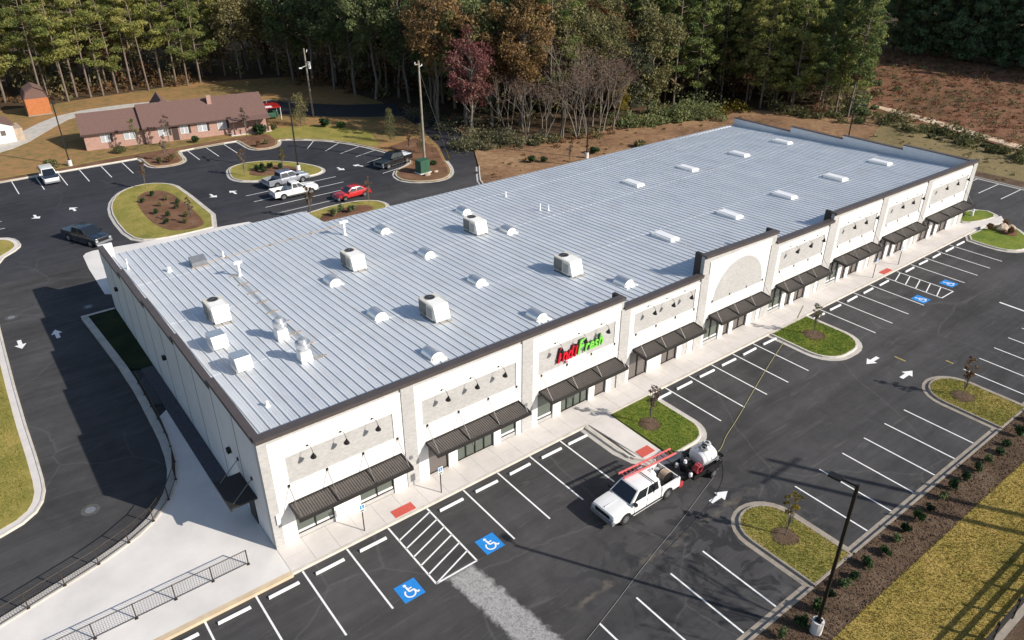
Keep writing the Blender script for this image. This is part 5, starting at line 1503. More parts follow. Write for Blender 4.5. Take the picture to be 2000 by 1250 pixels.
MB().cyl((0, 0, 0), (0, 0, .7), .14, .12, 10).blob((0, 0, .72), .14, .14, .12).build('barrel', 'plate_white', t)
MB().cyl((-.24, 0, .5), (.24, 0, .5), .07, None, 8).build('nozzles', 'plate_white', t)

def railing(pts, label, z, h=1.07, step=2.0):
    t = thing('railing', label, 'railing', (0, 0, z))
    segs = []
    acc = [pts[0]]; need = step
    for a, b in zip(pts[:-1], pts[1:]):
        a = Vector(a); b = Vector(b); Ls = (b - a).length; pos = 0.0
        while Ls - pos >= need:
            pos += need; acc.append(tuple(a.lerp(b, pos / Ls))); need = step
        need -= (Ls - pos)
    for i, p in enumerate(acc):
        MB().box(p[0] - .03, p[0] + .03, p[1] - .03, p[1] + .03, 0, h + .02).box(p[0] - .08, p[0] + .08, p[1] - .08, p[1] + .08, 0, .02).build('post', 'rail_metal', t)
    for a, b in zip(acc[:-1], acc[1:]):
        MB().cyl((*a, h), (*b, h), .026, None, 6).build('top_rail', 'rail_metal', t)
        MB().cyl((*a, .1), (*b, .1), .020, None, 6).build('bottom_rail', 'rail_metal', t)
        m = MB(); A = Vector(a); B = Vector(b); n = int((B - A).length / .125)
        for k in range(1, n):
            q = A.lerp(B, k / n)
            m.cyl((q.x, q.y, .1), (q.x, q.y, h), .009, None, 4, False)
        o = m.build('pickets', 'rail_metal', t); o['kind'] = 'stuff'
railing([(-1.7, -.12), (-24, -.25)], 'straight dark railing on the concrete apron', AZ)
cr = offset_line(ae, -0.55, False)
railing([p for p in cr[::-1] if p[1] < 24.5], 'curving dark railing along the sunken drive', 0.24, 1.07, 1.9)

# ------------------------------------------------------------------ fence beyond the verge, a road pole and a roadside tree stand outside the picture and shade it
fn = thing('rail_fence', 'black three-rail fence below the lower right corner', 'fence', (0, 0, .1))
for k in range(18):
    x = 14.3 + 2.4 * k
    MB().box(x - .07, x + .07, -28.23, -28.09, 0, 1.45).build('post', 'canopy_frame', fn)
for k in range(17):
    x = 14.3 + 2.4 * k
    for z in (.35, .80, 1.25):
        MB().box(x + .08, x + 2.32, -28.19, -28.13, z - .08, z + .08).build('rail', 'canopy_frame', fn)

for nm, x in (('left', 42.6), ('right', 44.6)):
    t = thing('roadside_pole', 'tall roadside power pole outside the lower right corner, %s one' % nm, 'utility pole', (x, -37.6, .1))
    MB().cyl((0, 0, -.2), (0, 0, 17.5), .26, .17, 12).build('pole', 'pole_wood', t, 0, True)
    MB().box(-1.1, 1.1, -.07, .07, 16.6, 16.75).build('crossarm', 'pole_wood', t)

# ------------------------------------------------------------------ house and sheds
def gable(m, x0, x1, y0, y1, ze, zr, over=.35):
    """roof slabs of a gable with its ridge along x"""
    yc = (y0 + y1) / 2
    k = (zr - ze) / (yc - y0)
    for s in (-1, 1):
        ye = (y0 - over) if s < 0 else (y1 + over)
        zl = ze - k * over
        a = [(x0 - over, ye, zl), (x1 + over, ye, zl), (x1 + over, yc, zr), (x0 - over, yc, zr)]
        b = [(p[0], p[1], p[2] + .14) for p in a]
        if s > 0: a = a[::-1]; b = b[::-1]
        m.hexa(a, b)
    return m
HS = thing('brick_house', 'long low brick house with brown shingle roof', 'house', (9.0, 93.2, .12), R(-8.5))
def hwall(x0, x1, y0, y1, ze, zr):
    yc = (y0 + y1) / 2
    m = MB().box(x0, x1, y0, y1, 0, ze)
    for xx in (x0, x1):
        d = .2 if xx == x0 else -.2
        m.add([(xx, y0, ze), (xx, y1, ze), (xx, yc, zr - .05), (xx + d, y0, ze), (xx + d, y1, ze), (xx + d, yc, zr - .05)], [(0, 1, 2), (5, 4, 3), (0, 3, 4, 1), (1, 4, 5, 2), (2, 5, 3, 0)])
    return m
hwall(0, 8.3, .6, 8.6, 2.6, 4.6).build('wall', 'house_brick', HS)
hwall(8.3, 26.6, 0, 9.0, 2.7, 5.05).build('wall', 'house_brick', HS)
RF = gable(MB(), 0, 8.1, .6, 8.6, 2.6, 4.6).build('roof', 'shingle_brown', HS)
RF2 = gable(MB(), 8.5, 26.6, 0, 9.0, 2.7, 5.05, .45).build('roof', 'shingle_brown', HS)
m = MB().hexa([(10.0, 5, 3.4), (14, 5, 3.4), (14, 11.5, 3.0), (10.0, 11.5, 3.0)], [(11.95, 5, 5.35), (12.05, 5, 5.35), (12.05, 11.5, 5.35), (11.95, 11.5, 5.35)]).build('rear_gable', 'shingle_brown', RF2)
MB().box(18.5, 19.15, 2.9, 3.5, 3.4, 5.55).build('chimney', 'house_brick', RF2)
MB().box(18.45, 19.2, 2.85, 3.55, 5.55, 5.65).build('chimney_cap', 'stone_tan', RF2)
MB().box(-.4, 8.1, .18, .24, 2.22, 2.40).box(8.0, 27.0, -.52, -.46, 2.30, 2.48).build('fascia', 'trim_brown', HS)
for (x, w, yy) in ((2.2, 1.3, .6), (5.4, 1.6, .6), (10.2, 1.5, 0), (13.4, 1.2, 0), (16.0, 1.4, 0), (19.0, 1.4, 0)):
    f = MB().box(x, x + w, yy - .05, yy + .02, .95, 2.2).build('window', 'trim_white', HS)
    for k in range(2):
        MB().box(x + .08 + k * w / 2, x + w / 2 - .06 + k * w / 2, yy - .062, yy - .052, 1.03, 2.12).build('pane', 'curtain_pane', f)
    for s in (1,):
        xx = x - .38 if s < 0 else x + w + .03
        MB().box(xx, xx + .33, yy - .04, yy - .002, .95, 2.2).build('shutter', 'trim_brown', HS)
MB().box(12.2, 13.1, -.06, .01, .1, 2.15).build('front_door', 'trim_brown', HS)
for x in (21.2, 23.0, 24.8, 26.5):
    MB().box(x - .09, x + .09, -1.6, -1.42, 0, 2.3).build('porch_post', 'trim_brown', HS)
MB().hexa([(20.6, -1.9, 2.2), (27.0, -1.9, 2.2), (27.0, -.47, 2.46), (20.6, -.47, 2.46)], [(20.6, -1.9, 2.32), (27.0, -1.9, 2.32), (27.0, -.47, 2.6), (20.6, -.47, 2.6)]).build('porch_roof', 'shingle_brown', HS)
MB().box(20.6, 27.0, -1.7, 0, 0, .12).build('porch_slab', 'concrete', HS)
MB().box(20.7, 26.9, -1.55, -1.35, .12, .85).build('porch_wall', 'house_brick', HS)

SH = thing('garden_shed', 'orange wooden barn shed at the wood edge', 'shed', (7.5, 122.4, .12), R(-2))
MB().box(-1.8, 1.8, 0, 4.2, .15, 2.9).build('wall', 'shed_orange', SH)
m = MB()
pr = [(-2.0, 2.75), (-1.45, 4.1), (0, 4.85), (1.45, 4.1), (2.0, 2.75)]
for a, b in zip(pr[:-1], pr[1:]):
    m.hexa([(a[0], -.2, a[1]), (b[0], -.2, b[1]), (b[0], 4.4, b[1]), (a[0], 4.4, a[1])], [(a[0], -.2, a[1] + .1), (b[0], -.2, b[1] + .1), (b[0], 4.4, b[1] + .1), (a[0], 4.4, a[1] + .1)])
m.build('roof', 'shingle_brown', SH)
m = MB()
for y in (-.02, 4.18):
    q = [(-1.8, 2.9), (1.8, 2.9), (1.4, 4.0), (0, 4.75), (-1.4, 4.0)]
    m.add([(a, y, b) for a, b in q] + [(a, y + .04, b) for a, b in q], [(0, 1, 2, 3, 4), (9, 8, 7, 6, 5)] + [(k, 5 + k, 5 + (k + 1) % 5, (k + 1) % 5) for k in range(5)])
m.build('gable_end', 'shingle_brown', SH)
for k in range(-5, 6):
    MB().box(k * .33 - .02, k * .33 + .02, -.03, 0, .2, 2.88).build('batten', 'shed_orange', SH)
MB().box(-1.9, 1.9, -.1, 4.3, 0, .16).build('skid', 'weathered_wood', SH)
WG = thing('white_garage', 'small white garage at the left picture edge', 'garage', (.6, 106.0, .12), R(3))
MB().box(-4.5, 1.0, 0, 5.5, 0, 2.5).build('wall', 'siding_white', WG)
m = MB()
m.hexa([(-4.7, -.3, 2.5), (-1.7, -.3, 3.7), (-1.7, 5.8, 3.7), (-4.7, 5.8, 2.5)], [(-4.7, -.3, 2.62), (-1.7, -.3, 3.82), (-1.7, 5.8, 3.82), (-4.7, 5.8, 2.62)])
m.hexa([(-1.7, -.3, 3.7), (1.3, -.3, 2.5), (1.3, 5.8, 2.5), (-1.7, 5.8, 3.7)], [(-1.7, -.3, 3.82), (1.3, -.3, 2.62), (1.3, 5.8, 2.62), (-1.7, 5.8, 3.82)])
m.build('roof', 'shingle_brown', WG)
m = MB(); m.add([(-4.5, .0, 2.5), (1.0, .0, 2.5), (-1.75, .0, 3.65), (-4.5, .1, 2.5), (1.0, .1, 2.5), (-1.75, .1, 3.65)], [(0, 1, 2), (5, 4, 3), (0, 3, 4, 1), (1, 4, 5, 2), (2, 5, 3, 0)]); m.build('gable_end', 'siding_white', WG)
f = MB().box(-.9, -.1, -.04, .01, 1.1, 2.0).build('window', 'trim_white', WG); MB().box(-.84, -.16, -.05, -.041, 1.16, 1.94).build('pane', 'paper_glass', f)
MB().box(1.0, 2.2, .2, 4.5, 0, 1.9).build('lean_to', 'stone_tan', WG)
CP = thing('carport', 'small carport with red and pale roof at the house end', 'carport', (38.6, 95.8, .12), R(-10))
MB().box(-1.8, 1.6, -1.8, 1.8, 2.1, 2.22).build('roof', 'car_red', CP)
MB().box(-1.8, .2, -1.81, -.6, 2.225, 2.26).build('pale_sheet', 'plate_white', CP)
for x in (-1.7, 1.5):
    for y in (-1.7, 1.7):
        MB().cyl((x, y, 0), (x, y, 2.1), .05, None, 6).build('post', 'plate_white', CP)
MB().box(-1.2, 1.2, -1.0, 1.0, .3, 1.1).build('tarp_load', 'cabinet_green', CP, .1)
WH = thing('white_cottage', 'white gabled cottage glimpsed through the bare trees', 'house', (97.0, 83.5, .1), R(-10))
hwall(-3.5, 3.5, 0, 6, 2.6, 4.6).build('wall', 'siding_white', WH)
gable(MB(), -3.5, 3.5, 0, 6, 2.6, 4.6).build('roof', 'shingle_brown', WH)

# ------------------------------------------------------------------ vegetation
def np_mesh(name, V, nq):
    """V: (nq*4, 3) array of quads"""
    me = bpy.data.meshes.new(name)
    me.vertices.add(nq * 4); me.vertices.foreach_set('co', V.astype(np.float32).ravel())
    me.loops.add(nq * 4); me.loops.foreach_set('vertex_index', np.arange(nq * 4, dtype=np.int32))
    me.polygons.add(nq)
    me.polygons.foreach_set('loop_start', np.arange(0, nq * 4, 4, dtype=np.int32))
    me.polygons.foreach_set('loop_total', np.full(nq, 4, dtype=np.int32))
    me.update(calc_edges=True)
    return me
def leafquads(C, size, aspect=0.6, rng=nrg, flat=0.0):
    n = len(C)
    d = rng.normal(size=(n, 3)); d[:, 2] *= (1 - flat)
    d /= np.linalg.norm(d, axis=1)[:, None]
    e = np.cross(d, rng.normal(size=(n, 3))); e /= np.linalg.norm(e, axis=1)[:, None] + 1e-9
    s = size * rng.uniform(.6, 1.3, (n, 1))
    u = d * s; v = e * s * aspect
    return np.stack([C - u, C + v * .9 - u * .1, C + u, C - v * .9 + u * .1], 1).reshape(-1, 3)
def clump(c, r, n, rng=nrg, fill=.45):
    p = rng.normal(size=(n, 3)); p /= np.linalg.norm(p, axis=1)[:, None]
    p *= (fill + (1 - fill) * rng.uniform(0, 1, (n, 1)) ** .6)
    return np.array(c) + p * np.array(r)
def branchmesh(name, segs, n=5):
    m = MB()
    for a, b, r0, r1 in segs:
        m.cyl(a, b, r0, r1, n, False)
    me = m.mesh(name); me.shade_smooth()
    return me
def mk_pine(h, seed, low=.48, spread=2.6, nc=24, per=120, ls=.30, cs=1.0, asp=.3, flat=.62):
    rg = np.random.default_rng(seed)
    bend = rg.normal(0, .35, 2)
    def tr(z): t = z / h; return np.array([bend[0] * t * t, bend[1] * t * t, z])
    r0 = .0085 * h + .02
    segs = []
    zs = np.linspace(0, h * .97, 9)
    for a, b in zip(zs[:-1], zs[1:]):
        segs.append((tr(a), tr(b), r0 * (1 - .85 * a / h), r0 * (1 - .85 * b / h)))
    Q = []
    for k in range(nc):
        t = low + (1 - low) * (k + rg.uniform(0, 1)) / nc
        z = h * t
        f = (t - low) / (1 - low)
        rad = spread * (math.sin(math.pi * min(1, .22 + .78 * f)) ** .8) * rg.uniform(.35, 1.1)
        a = rg.uniform(0, 2 * math.pi)
        c = tr(z) + np.array([rad * math.cos(a), rad * math.sin(a), rg.uniform(-.1, .5)]); fl = flat
        segs.append((tr(z - .35), c, .05, .02))
        s = rg.uniform(.7, 1.25) * (1.15 - .4 * f) * cs
        Q.append(leafquads(clump(c, (s * 1.15, s * 1.15, s * fl), per, rg, .25), ls, asp, rg))
    for k in range(5):     # dead stubs under the crown
        z = h * rg.uniform(low * .6, low); a = rg.uniform(0, 6.28)
        segs.append((tr(z), tr(z) + np.array([1.0 * math.cos(a), 1.0 * math.sin(a), .25]), .03, .01))
    V = np.concatenate(Q)
    return branchmesh('trunk', segs), np_mesh('crown', V, len(V) // 4)
def mk_decid(h, seed, rx=3.6, low=.30, nc=52, per=95, ls=.20, fill=.35, squash=1.0):
    rg = np.random.default_rng(seed)
    segs = []
    cz = h * (low + 1) / 2; rz = h * (1 - low) / 2
    top = np.array([rg.normal(0, .022 * h), rg.normal(0, .022 * h), h * .85])
    r0 = .012 * h + (.03 if h > 8 else -.012)
    jt = .15 if h > 8 else .03
    prev = np.zeros(3); n = 6
    for k in range(1, n + 1):
        p = top * (k / n) + np.array([rg.normal(0, jt), rg.normal(0, jt), 0])
        segs.append((prev, p, r0 * (1 - .8 * (k - 1) / n), r0 * (1 - .8 * k / n))); prev = p
    Q = []
    for k in range(nc):
        d = rg.normal(size=3); d /= np.linalg.norm(d)
        rr = rg.uniform(.35, 1.0) ** .6
        c = np.array([0, 0, cz]) + d * np.array([rx, rx, rz]) * rr * rg.uniform(.75, 1.05)
        c[2] = max(c[2], h * low * .8)
        zt = max(h * .12, c[2] - rg.uniform(1.0, 3.0))
        base = top * min(1, zt / top[2])
        segs.append((base, c, .06 * h / 14, .015))
        s = rg.uniform(.45, 1.0) * rx / 3.2
        Q.append(leafquads(clump(c, (s * 1.2, s * 1.2, s * squash), per, rg, fill), ls, .7, rg))
    V = np.concatenate(Q)
    return branchmesh('trunk', segs), np_mesh('crown', V, len(V) // 4)
def mk_bare(h, seed, lean=.0):
    """leafless tree: forking limbs in one mesh, the haze of fine twigs in the other"""
    rg = np.random.default_rng(seed)
    segs = []; tips = []
    def grow(p, d, L, r, lev):
        n = 3
        for k in range(n):
            d2 = d + rg.normal(0, .10, 3); d2[2] += .05; d2 /= np.linalg.norm(d2)
            q = p + d2 * L / n
            segs.append((p, q, r * (1 - .25 * k / n), r * (1 - .25 * (k + 1) / n))); p = q; d = d2
        if lev == 0:
            tips.append((p, d)); return
        for k in range(3 if lev > 1 else 4):
            a = rg.normal(0, .42, 3); e = d + a; e[2] = max(e[2], .15) + .25; e /= np.linalg.norm(e)
            grow(p, e, L * rg.uniform(.62, .85), r * .58, lev - 1)
    nst = rg.integers(2, 4)
    for k in range(nst):
        a = rg.uniform(0, 6.28)
        d = np.array([.22 * math.cos(a), .22 * math.sin(a), 1.0]); d /= np.linalg.norm(d)
        grow(np.array([.15 * math.cos(a), .15 * math.sin(a), 0]), d, h * .42, .0085 * h, 2)
    C = []
    for p, d in tips:
        C.append(p + rg.normal(0, .55, (26, 3)))
    C = np.concatenate(C)
    V = leafquads(C, .30, .10, rg)
    return branchmesh('trunk', segs, 4), np_mesh('twigs', V, len(V) // 4)
def mk_shrub(r, h, seed, n=420, ls=.09):
    rg = np.random.default_rng(seed)
    Q = []
    for k in range(9):
        a = rg.uniform(0, 6.28); q = rg.uniform(0, .6)
        c = (r * q * math.cos(a), r * q * math.sin(a), h * rg.uniform(.35, .68))
        s = r * rg.uniform(.35, .55)
        Q.append(leafquads(clump(c, (s, s, s * .8 * h / r / 1.2), n // 9, rg, .3), ls, .6, rg))
    V = np.concatenate(Q)
    st = [((0, 0, 0), (rg.normal(0, .1) * r, rg.normal(0, .1) * r, h * .6), .02, .01) for _ in range(4)]
    return branchmesh('stem', st, 4), np_mesh('foliage', V, len(V) // 4)

def plant(name, label, cat, meshes, loc, rz=0.0, sc=1.0, mats=('bark_pine', 'needles'), group=None, parts=('trunk', 'crown'), tilt=0.0):
    t = thing(name, label, cat, loc, rz, group)
    t.scale = (sc, sc, sc) if not isinstance(sc, tuple) else sc
    t.rotation_euler = (tilt * math.cos(rz * 7), tilt * math.sin(rz * 5), rz)
    for me, mt, pn in zip(meshes, mats, parts):
        if not me.materials: me.materials.append(None)
        o = bpy.data.objects.new(pn, me); COL.objects.link(o); o.parent = t
        o.material_slots[0].link = 'OBJECT'; o.material_slots[0].material = MATS[mt]
        if pn == 'twigs': o['kind'] = 'stuff'
    return t

PINE = [mk_pine(24, 100 + k, (.18, .42, .30, .48, .24)[k], (3.9, 3.2, 3.6, 3.3, 3.8)[k], (34, 24, 30, 24, 32)[k], 190, .27, 1.12, .3, .46) for k in range(5)]
DLOW = [mk_decid(15, 330 + k, 3.7 + .3 * k, .06, 64, 95, .20) for k in range(3)]
DPINE = [mk_pine(22, 150 + k, .04, 3.6, 60, 100, .40, 1.1, .4) for k in range(3)]
YPINE = [mk_pine(18, 200 + k, .16 + .08 * (k % 3), 2.5, 70, 90, .26, .66) for k in range(4)]
DEC = [mk_decid(18, 300 + k, 3.8 + .25 * (k % 3), .22 + .05 * (k % 3)) for k in range(6)]
THIN = [mk_decid(15, 350 + k, 3.4, .22, 46, 50, .19) for k in range(3)]
BARE = [mk_bare(12, 400 + k) for k in range(8)]
YOUNG = [mk_decid(4.2, 500 + k, .62, .42, 16, 34, .075) for k in range(3)]
CONE = [mk_pine(5.0, 520 + k, .12, 1.0, 26, 60, .16) for k in range(2)]
SHRUB = [mk_shrub(.42, .75, 600 + k) for k in range(3)]
BUSH = [mk_shrub(1.5, 1.9, 620 + k, 700, .22) for k in range(3)]
BIGBUSH = [mk_shrub(2.8, 4.2, 640 + k, 1600, .28) for k in range(3)]

def inpoly(x, y, poly):
    c = False; n = len(poly)
    for i in range(n):
        x0, y0 = poly[i]; x1, y1 = poly[(i + 1) % n]
        if (y0 > y) != (y1 > y) and x < (x1 - x0) * (y - y0) / (y1 - y0) + x0: c = not c
    return c
WOOD = [(-60, 139), (3, 138), (12, 130), (24, 131.5), (37, 133), (54, 127), (60, 104), (62, 92), (58.5, 78), (57, 66), (64.5, 57), (76, 56), (90, 58), (108, 55), (113, 42), (118, 33), (131, 40), (180, 70), (190, 63), (188, 34), (190, -90), (300, -90), (300, 300), (-60, 300)]
def edge_dist(x, y):
    b = 1e9
    for (x0, y0), (x1, y1) in zip(WOOD[:-4], WOOD[1:-3]):
        dx, dy = x1 - x0, y1 - y0
        t = max(0, min(1, ((x - x0) * dx + (y - y0) * dy) / (dx * dx + dy * dy)))
        b = min(b, math.hypot(x - x0 - t * dx, y - y0 - t * dy))
    return b
# the marked trees at the wood edge, placed first
placed = []
def put(name, label, meshes, x, y, sc, mats, group=None, parts=('trunk', 'crown'), cat='tree', tilt=.03):
    placed.append((x, y))
    return plant(name, label, cat, meshes, (x, y, .1), rnd.uniform(0, 6.28), sc, mats, group, parts, tilt)
for k, (x, y) in enumerate([(4, 137), (9.5, 132), (13.5, 131), (17.5, 131.6), (19.8, 132.2), (22.5, 132.8), (28, 131.6), (31, 133), (33.5, 132), (35.5, 131.2), (38.6, 133), (25.5, 134), (15.5, 134)]):
    put('pine_tree', 'tall bare-trunked pine in the front row behind the brick house', PINE[k % 5], x, y, rnd.uniform(.92, 1.1), ('bark_pine', 'needles'), 'front pines behind the brick house')
put('maple_tree', 'burgundy red tree at the wood edge behind the utility pole', DEC[1], 58.0, 63.4, .90, ('bark_grey', 'leaf_burgundy'))
put('maple_tree', 'thin dark red tree beside the burgundy one', THIN[0], 60.4, 66.2, 1.12, ('bark_grey', 'leaf_burgundy'))
for k, (x, y, s) in enumerate([(62.8, 71.5, 1.25), (66, 76.5, 1.3), (62.2, 79.5, 1.2), (64.5, 85.0, 1.25), (69.5, 71.5, 1.3), (63.5, 91, 1.2)]):
    put('oak_tree', 'tall dark green tree behind the burgundy one, %s from the front' % ORD[k], DEC[k], x, y, s, ('bark_grey', 'leaf_green'), 'dark trees behind the burgundy one')
for k, (x, y, s) in enumerate([(60.0, 97.5, 1.3), (58.8, 103.5, 1.3), (57.6, 110, 1.25), (56.2, 117, 1.25), (54.6, 123, 1.2)]):
    put('oak_tree', 'tall green tree on the shaded wood edge behind the house drive, %s from the lane' % ORD[k], DEC[(k + 2) % 6], x, y, s, ('bark_grey', 'leaf_green'), 'trees behind the house drive')
put('oak_tree', 'broad orange brown tree towering over the wood edge', DEC[3], 74, 68, 1.25, ('bark_grey', 'leaf_orange'))
put('oak_tree', 'orange brown tree left of the bare saplings', DEC[2], 67.5, 62, 1.05, ('bark_grey', 'leaf_orange'))
put('oak_tree', 'small yellow green tree right of the bare saplings', THIN[1], 82.5, 55.5, .6, ('bark_grey', 'leaf_yellow'))
put('oak_tree', 'grey green tree right of the yellow one', DLOW[0], 89, 59.0, .95, ('bark_grey', 'leaf_greygreen'))
put('oak_tree', 'rusty brown tree above the grey green one', DEC[5], 90.5, 66, .95, ('bark_grey', 'leaf_rust'))
for k, (x, y, s) in enumerate([(66.5, 55.5, .85), (69.5, 54.5, 1.0), (72.2, 54.0, 1.05), (74.6, 54.4, .95), (76.4, 53.8, 1.1), (78.2, 54.6, 1.0), (80.0, 54.0, .95), (71, 57, 1.1), (75.2, 57.5, 1.15), (79, 58, 1.1), (64.5, 57.5, .9), (63.2, 60.0, .85)]):
    put('bare_tree', 'leafless grey sapling in the row behind the building', BARE[k % 8], x, y, (s * rnd.uniform(.85, 1.2), s * rnd.uniform(.85, 1.2), s * rnd.uniform(.75, 1.15)), ('bark_grey', 'twig_red'), 'bare saplings at the wood edge', ('trunk', 'twigs'), 'tree', .09)

cand = []
tries = 0
rr = random.Random(21)
grid = {}
def free(x, y, d):
    gx, gy = int(x // 5), int(y // 5)
    for i in (-1, 0, 1):
        for j in (-1, 0, 1):
            for q in grid.get((gx + i, gy + j), ()):
                if math.hypot(q[0] - x, q[1] - y) < d: return False
    return True
for q in placed: grid.setdefault((int(q[0] // 5), int(q[1] // 5)), []).append(q)
while tries < 60000 and len(cand) < 900:
    tries += 1
    x = rr.uniform(-10, 265); y = rr.uniform(-10, 235)
    az = math.degrees(math.atan2(x + 8.7, y + 33.5))
    if az < 0 or az > 77: continue
    if not inpoly(x, y, WOOD): continue
    e = edge_dist(x, y)
    if e < 1.0 or e > 48: continue
    if x > 184 and x < 200: continue
    d = 3.3 if x > 100 else 4.2
    if e > 22: d += 1.2
    if not free(x, y, d): continue
    grid.setdefault((int(x // 5), int(y // 5)), []).append((x, y))
    cand.append((math.hypot(x + 8.7, y + 33.5) + e * 1.2, x, y, e))
cand.sort()
def species(x, y, r):
    """(name, label, meshes, height scale, materials)"""
    if x > 183: return ('pine_tree', 'dark pine in the shaded wood beyond the field', DPINE[int(r * 3)], .95 + .3 * rr.random(), ('bark_dark', 'needles_dark'))
    if x > 101: return ('pine_tree', 'young green pine in the plantation beyond the building end', YPINE[int(r * 4)], .95 + .3 * rr.random(), ('bark_pine', 'needles_young'))
    if y > 112 and x < 46:
        if r < .8: return ('pine_tree', 'tall pine deeper in the left woods', PINE[int(r * 6) % 5], .88 + .25 * rr.random(), ('bark_pine', 'needles'))
        return ('oak_tree', 'brown leaved tree among the left pines', DEC[int(r * 30) % 6], .6 + .2 * rr.random(), ('bark_grey', 'leaf_rust' if r < .9 else 'leaf_olive'))
    if x < 64 and y > 76:
        if r < .45: return ('pine_tree', 'dark pine in the shaded wood left of the burgundy tree', PINE[int(r * 11) % 5], .9 + .2 * rr.random(), ('bark_dark', 'needles'))
        return ('oak_tree', 'olive green tree in the shaded wood left of the burgundy tree', DEC[int(r * 30) % 6], .95 + .3 * rr.random(), ('bark_grey', 'leaf_green' if r < .7 else 'leaf_olive'))
    if x < 84:
        if r < .30: return ('oak_tree', 'orange brown tree in the middle woods', DEC[int(r * 20) % 6], 1.0 + .35 * rr.random(), ('bark_grey', 'leaf_orange'))
        if r < .74: return ('oak_tree', 'olive tree in the middle woods', DEC[int(r * 40) % 6], 1.0 + .35 * rr.random(), ('bark_grey', 'leaf_olive'))
        if r < .90: return ('pine_tree', 'pine among the autumn trees of the middle woods', PINE[int(r * 50) % 5], .95 + .2 * rr.random(), ('bark_pine', 'needles'))
        return ('oak_tree', 'rusty red tree in the middle woods', DEC[int(r * 60) % 6], .9 + .3 * rr.random(), ('bark_grey', 'leaf_burgundy' if r > .965 else 'leaf_rust'))
    if r < .38: return ('oak_tree', 'dark green tree in the woods before the plantation', DLOW[int(r * 20) % 3], 1.1 + .35 * rr.random(), ('bark_dark', 'leaf_green'))
    if r < .58: return ('oak_tree', 'olive tree in the woods before the plantation', DLOW[int(r * 20) % 3], 1.05 + .3 * rr.random(), ('bark_grey', 'leaf_olive'))
    if r < .72: return ('oak_tree', 'rusty tree in the woods before the plantation', DEC[int(r * 20) % 6], .9 + .3 * rr.random(), ('bark_grey', 'leaf_rust'))
    if r < .80: return ('oak_tree', 'grey green tree in the woods before the plantation', DLOW[int(r * 20) % 3], 1.0 + .3 * rr.random(), ('bark_grey', 'leaf_greygreen'))
    return ('pine_tree', 'pine in the woods before the plantation', PINE[int(r * 50) % 5], .85 + .2 * rr.random(), ('bark_pine', 'needles_young'))
NIND = 255
for k, (q, x, y, e) in enumerate(cand[:NIND]):
    nm, lab, me, sc, mt = species(x, y, rr.random() * .999)
    if x > 101 and x <= 183:
        lab += ', %s, %s part' % ('front row' if e < 3.2 else 'second rows' if e < 8 else 'deep inside', 'left' if x < 116 else 'middle' if x < 140 else 'far right')
    elif 'middle woods' in lab or 'left of the burgundy' in lab or 'before the plantation' in lab:
        lab += ', at the edge' if e < 5 else ', behind the edge' if e < 14 else ', deep inside'
    plant(nm, lab, 'tree', me, (x, y, .1), rr.uniform(0, 6.28), sc, mt, 'woods: ' + lab, ('trunk', 'crown'), .02)
# dark wood beyond the field, foliage down to the ground
k = 0
for row in range(3):
    for j in range(19):
        t = j / 18.0
        x = 187.5 + row * 4.2 + rr.uniform(-1.2, 1.2) + 2.5 * t; y = 64 - 92 * t + rr.uniform(-1.5, 1.5)
        lab = ('dark evergreen in the %s row of the shaded wood beyond the field' % ('front', 'second', 'third')[row])
        plant('pine_tree', lab, 'tree', DPINE[k % 3], (x, y, .1), rr.uniform(0, 6.28), rr.uniform(.85, 1.2), ('bark_dark', 'needles_dark'), 'wood beyond the field, row %d' % (row + 1), ('trunk', 'crown'), .02)
        k += 1
# the rest of the woods reads as one mass
def mass(sel, name, mat, label, hh, rw):
    Q = []; rg = np.random.default_rng(77)
    for (q, x, y, e) in sel:
        h = hh * rg.uniform(.85, 1.2)
        for j in range(11):
            t = .30 + .70 * (j + rg.uniform(0, 1)) / 11
            rad = rw * math.sin(math.pi * min(1, .2 + .8 * (t - .3) / .7)) * rg.uniform(.2, .9)
            a = rg.uniform(0, 6.28)
            c = (x + rad * math.cos(a), y + rad * math.sin(a), h * t)
            Q.append(leafquads(clump(c, (1.7, 1.7, 1.3), 60, rg), .42, .6, rg))
    if not Q: return
    V = np.concatenate(Q)
    me = np_mesh(name, V, len(V) // 4); me.materials.append(MATS[mat])
    o = bpy.data.objects.new(name, me); COL.objects.link(o)
    tag(o, label, 'trees', None, 'stuff')
rest = cand[NIND:]
sp = {'needles': [], 'leaf_olive': [], 'leaf_orange': [], 'leaf_green': [], 'needles_young': [], 'needles_dark': []}
for c in rest:
    x, y = c[1], c[2]; r = rr.random()
    if x > 183: k = 'needles_dark'
    elif x > 101: k = 'needles_young'
    elif y > 112 and x < 46: k = 'needles'
    elif x < 64: k = 'leaf_green' if r < .5 else 'needles'
    else: k = 'leaf_olive' if r < .4 else 'leaf_orange' if r < .65 else 'leaf_green' if r < .8 else 'needles'
    sp[k].append(c)
NM = {'needles': 'far pine woods behind the left tree rows', 'leaf_olive': 'far olive broadleaf woods', 'leaf_orange': 'far orange broadleaf woods', 'leaf_green': 'far dark green broadleaf woods', 'needles_young': 'far plantation pines', 'needles_dark': 'far dark pines beyond the field'}
for k, s in sp.items():
    mass(s, 'woodland', k, NM[k], 23 if 'needles' in k else 20, 2.6 if 'needles' in k else 3.4)

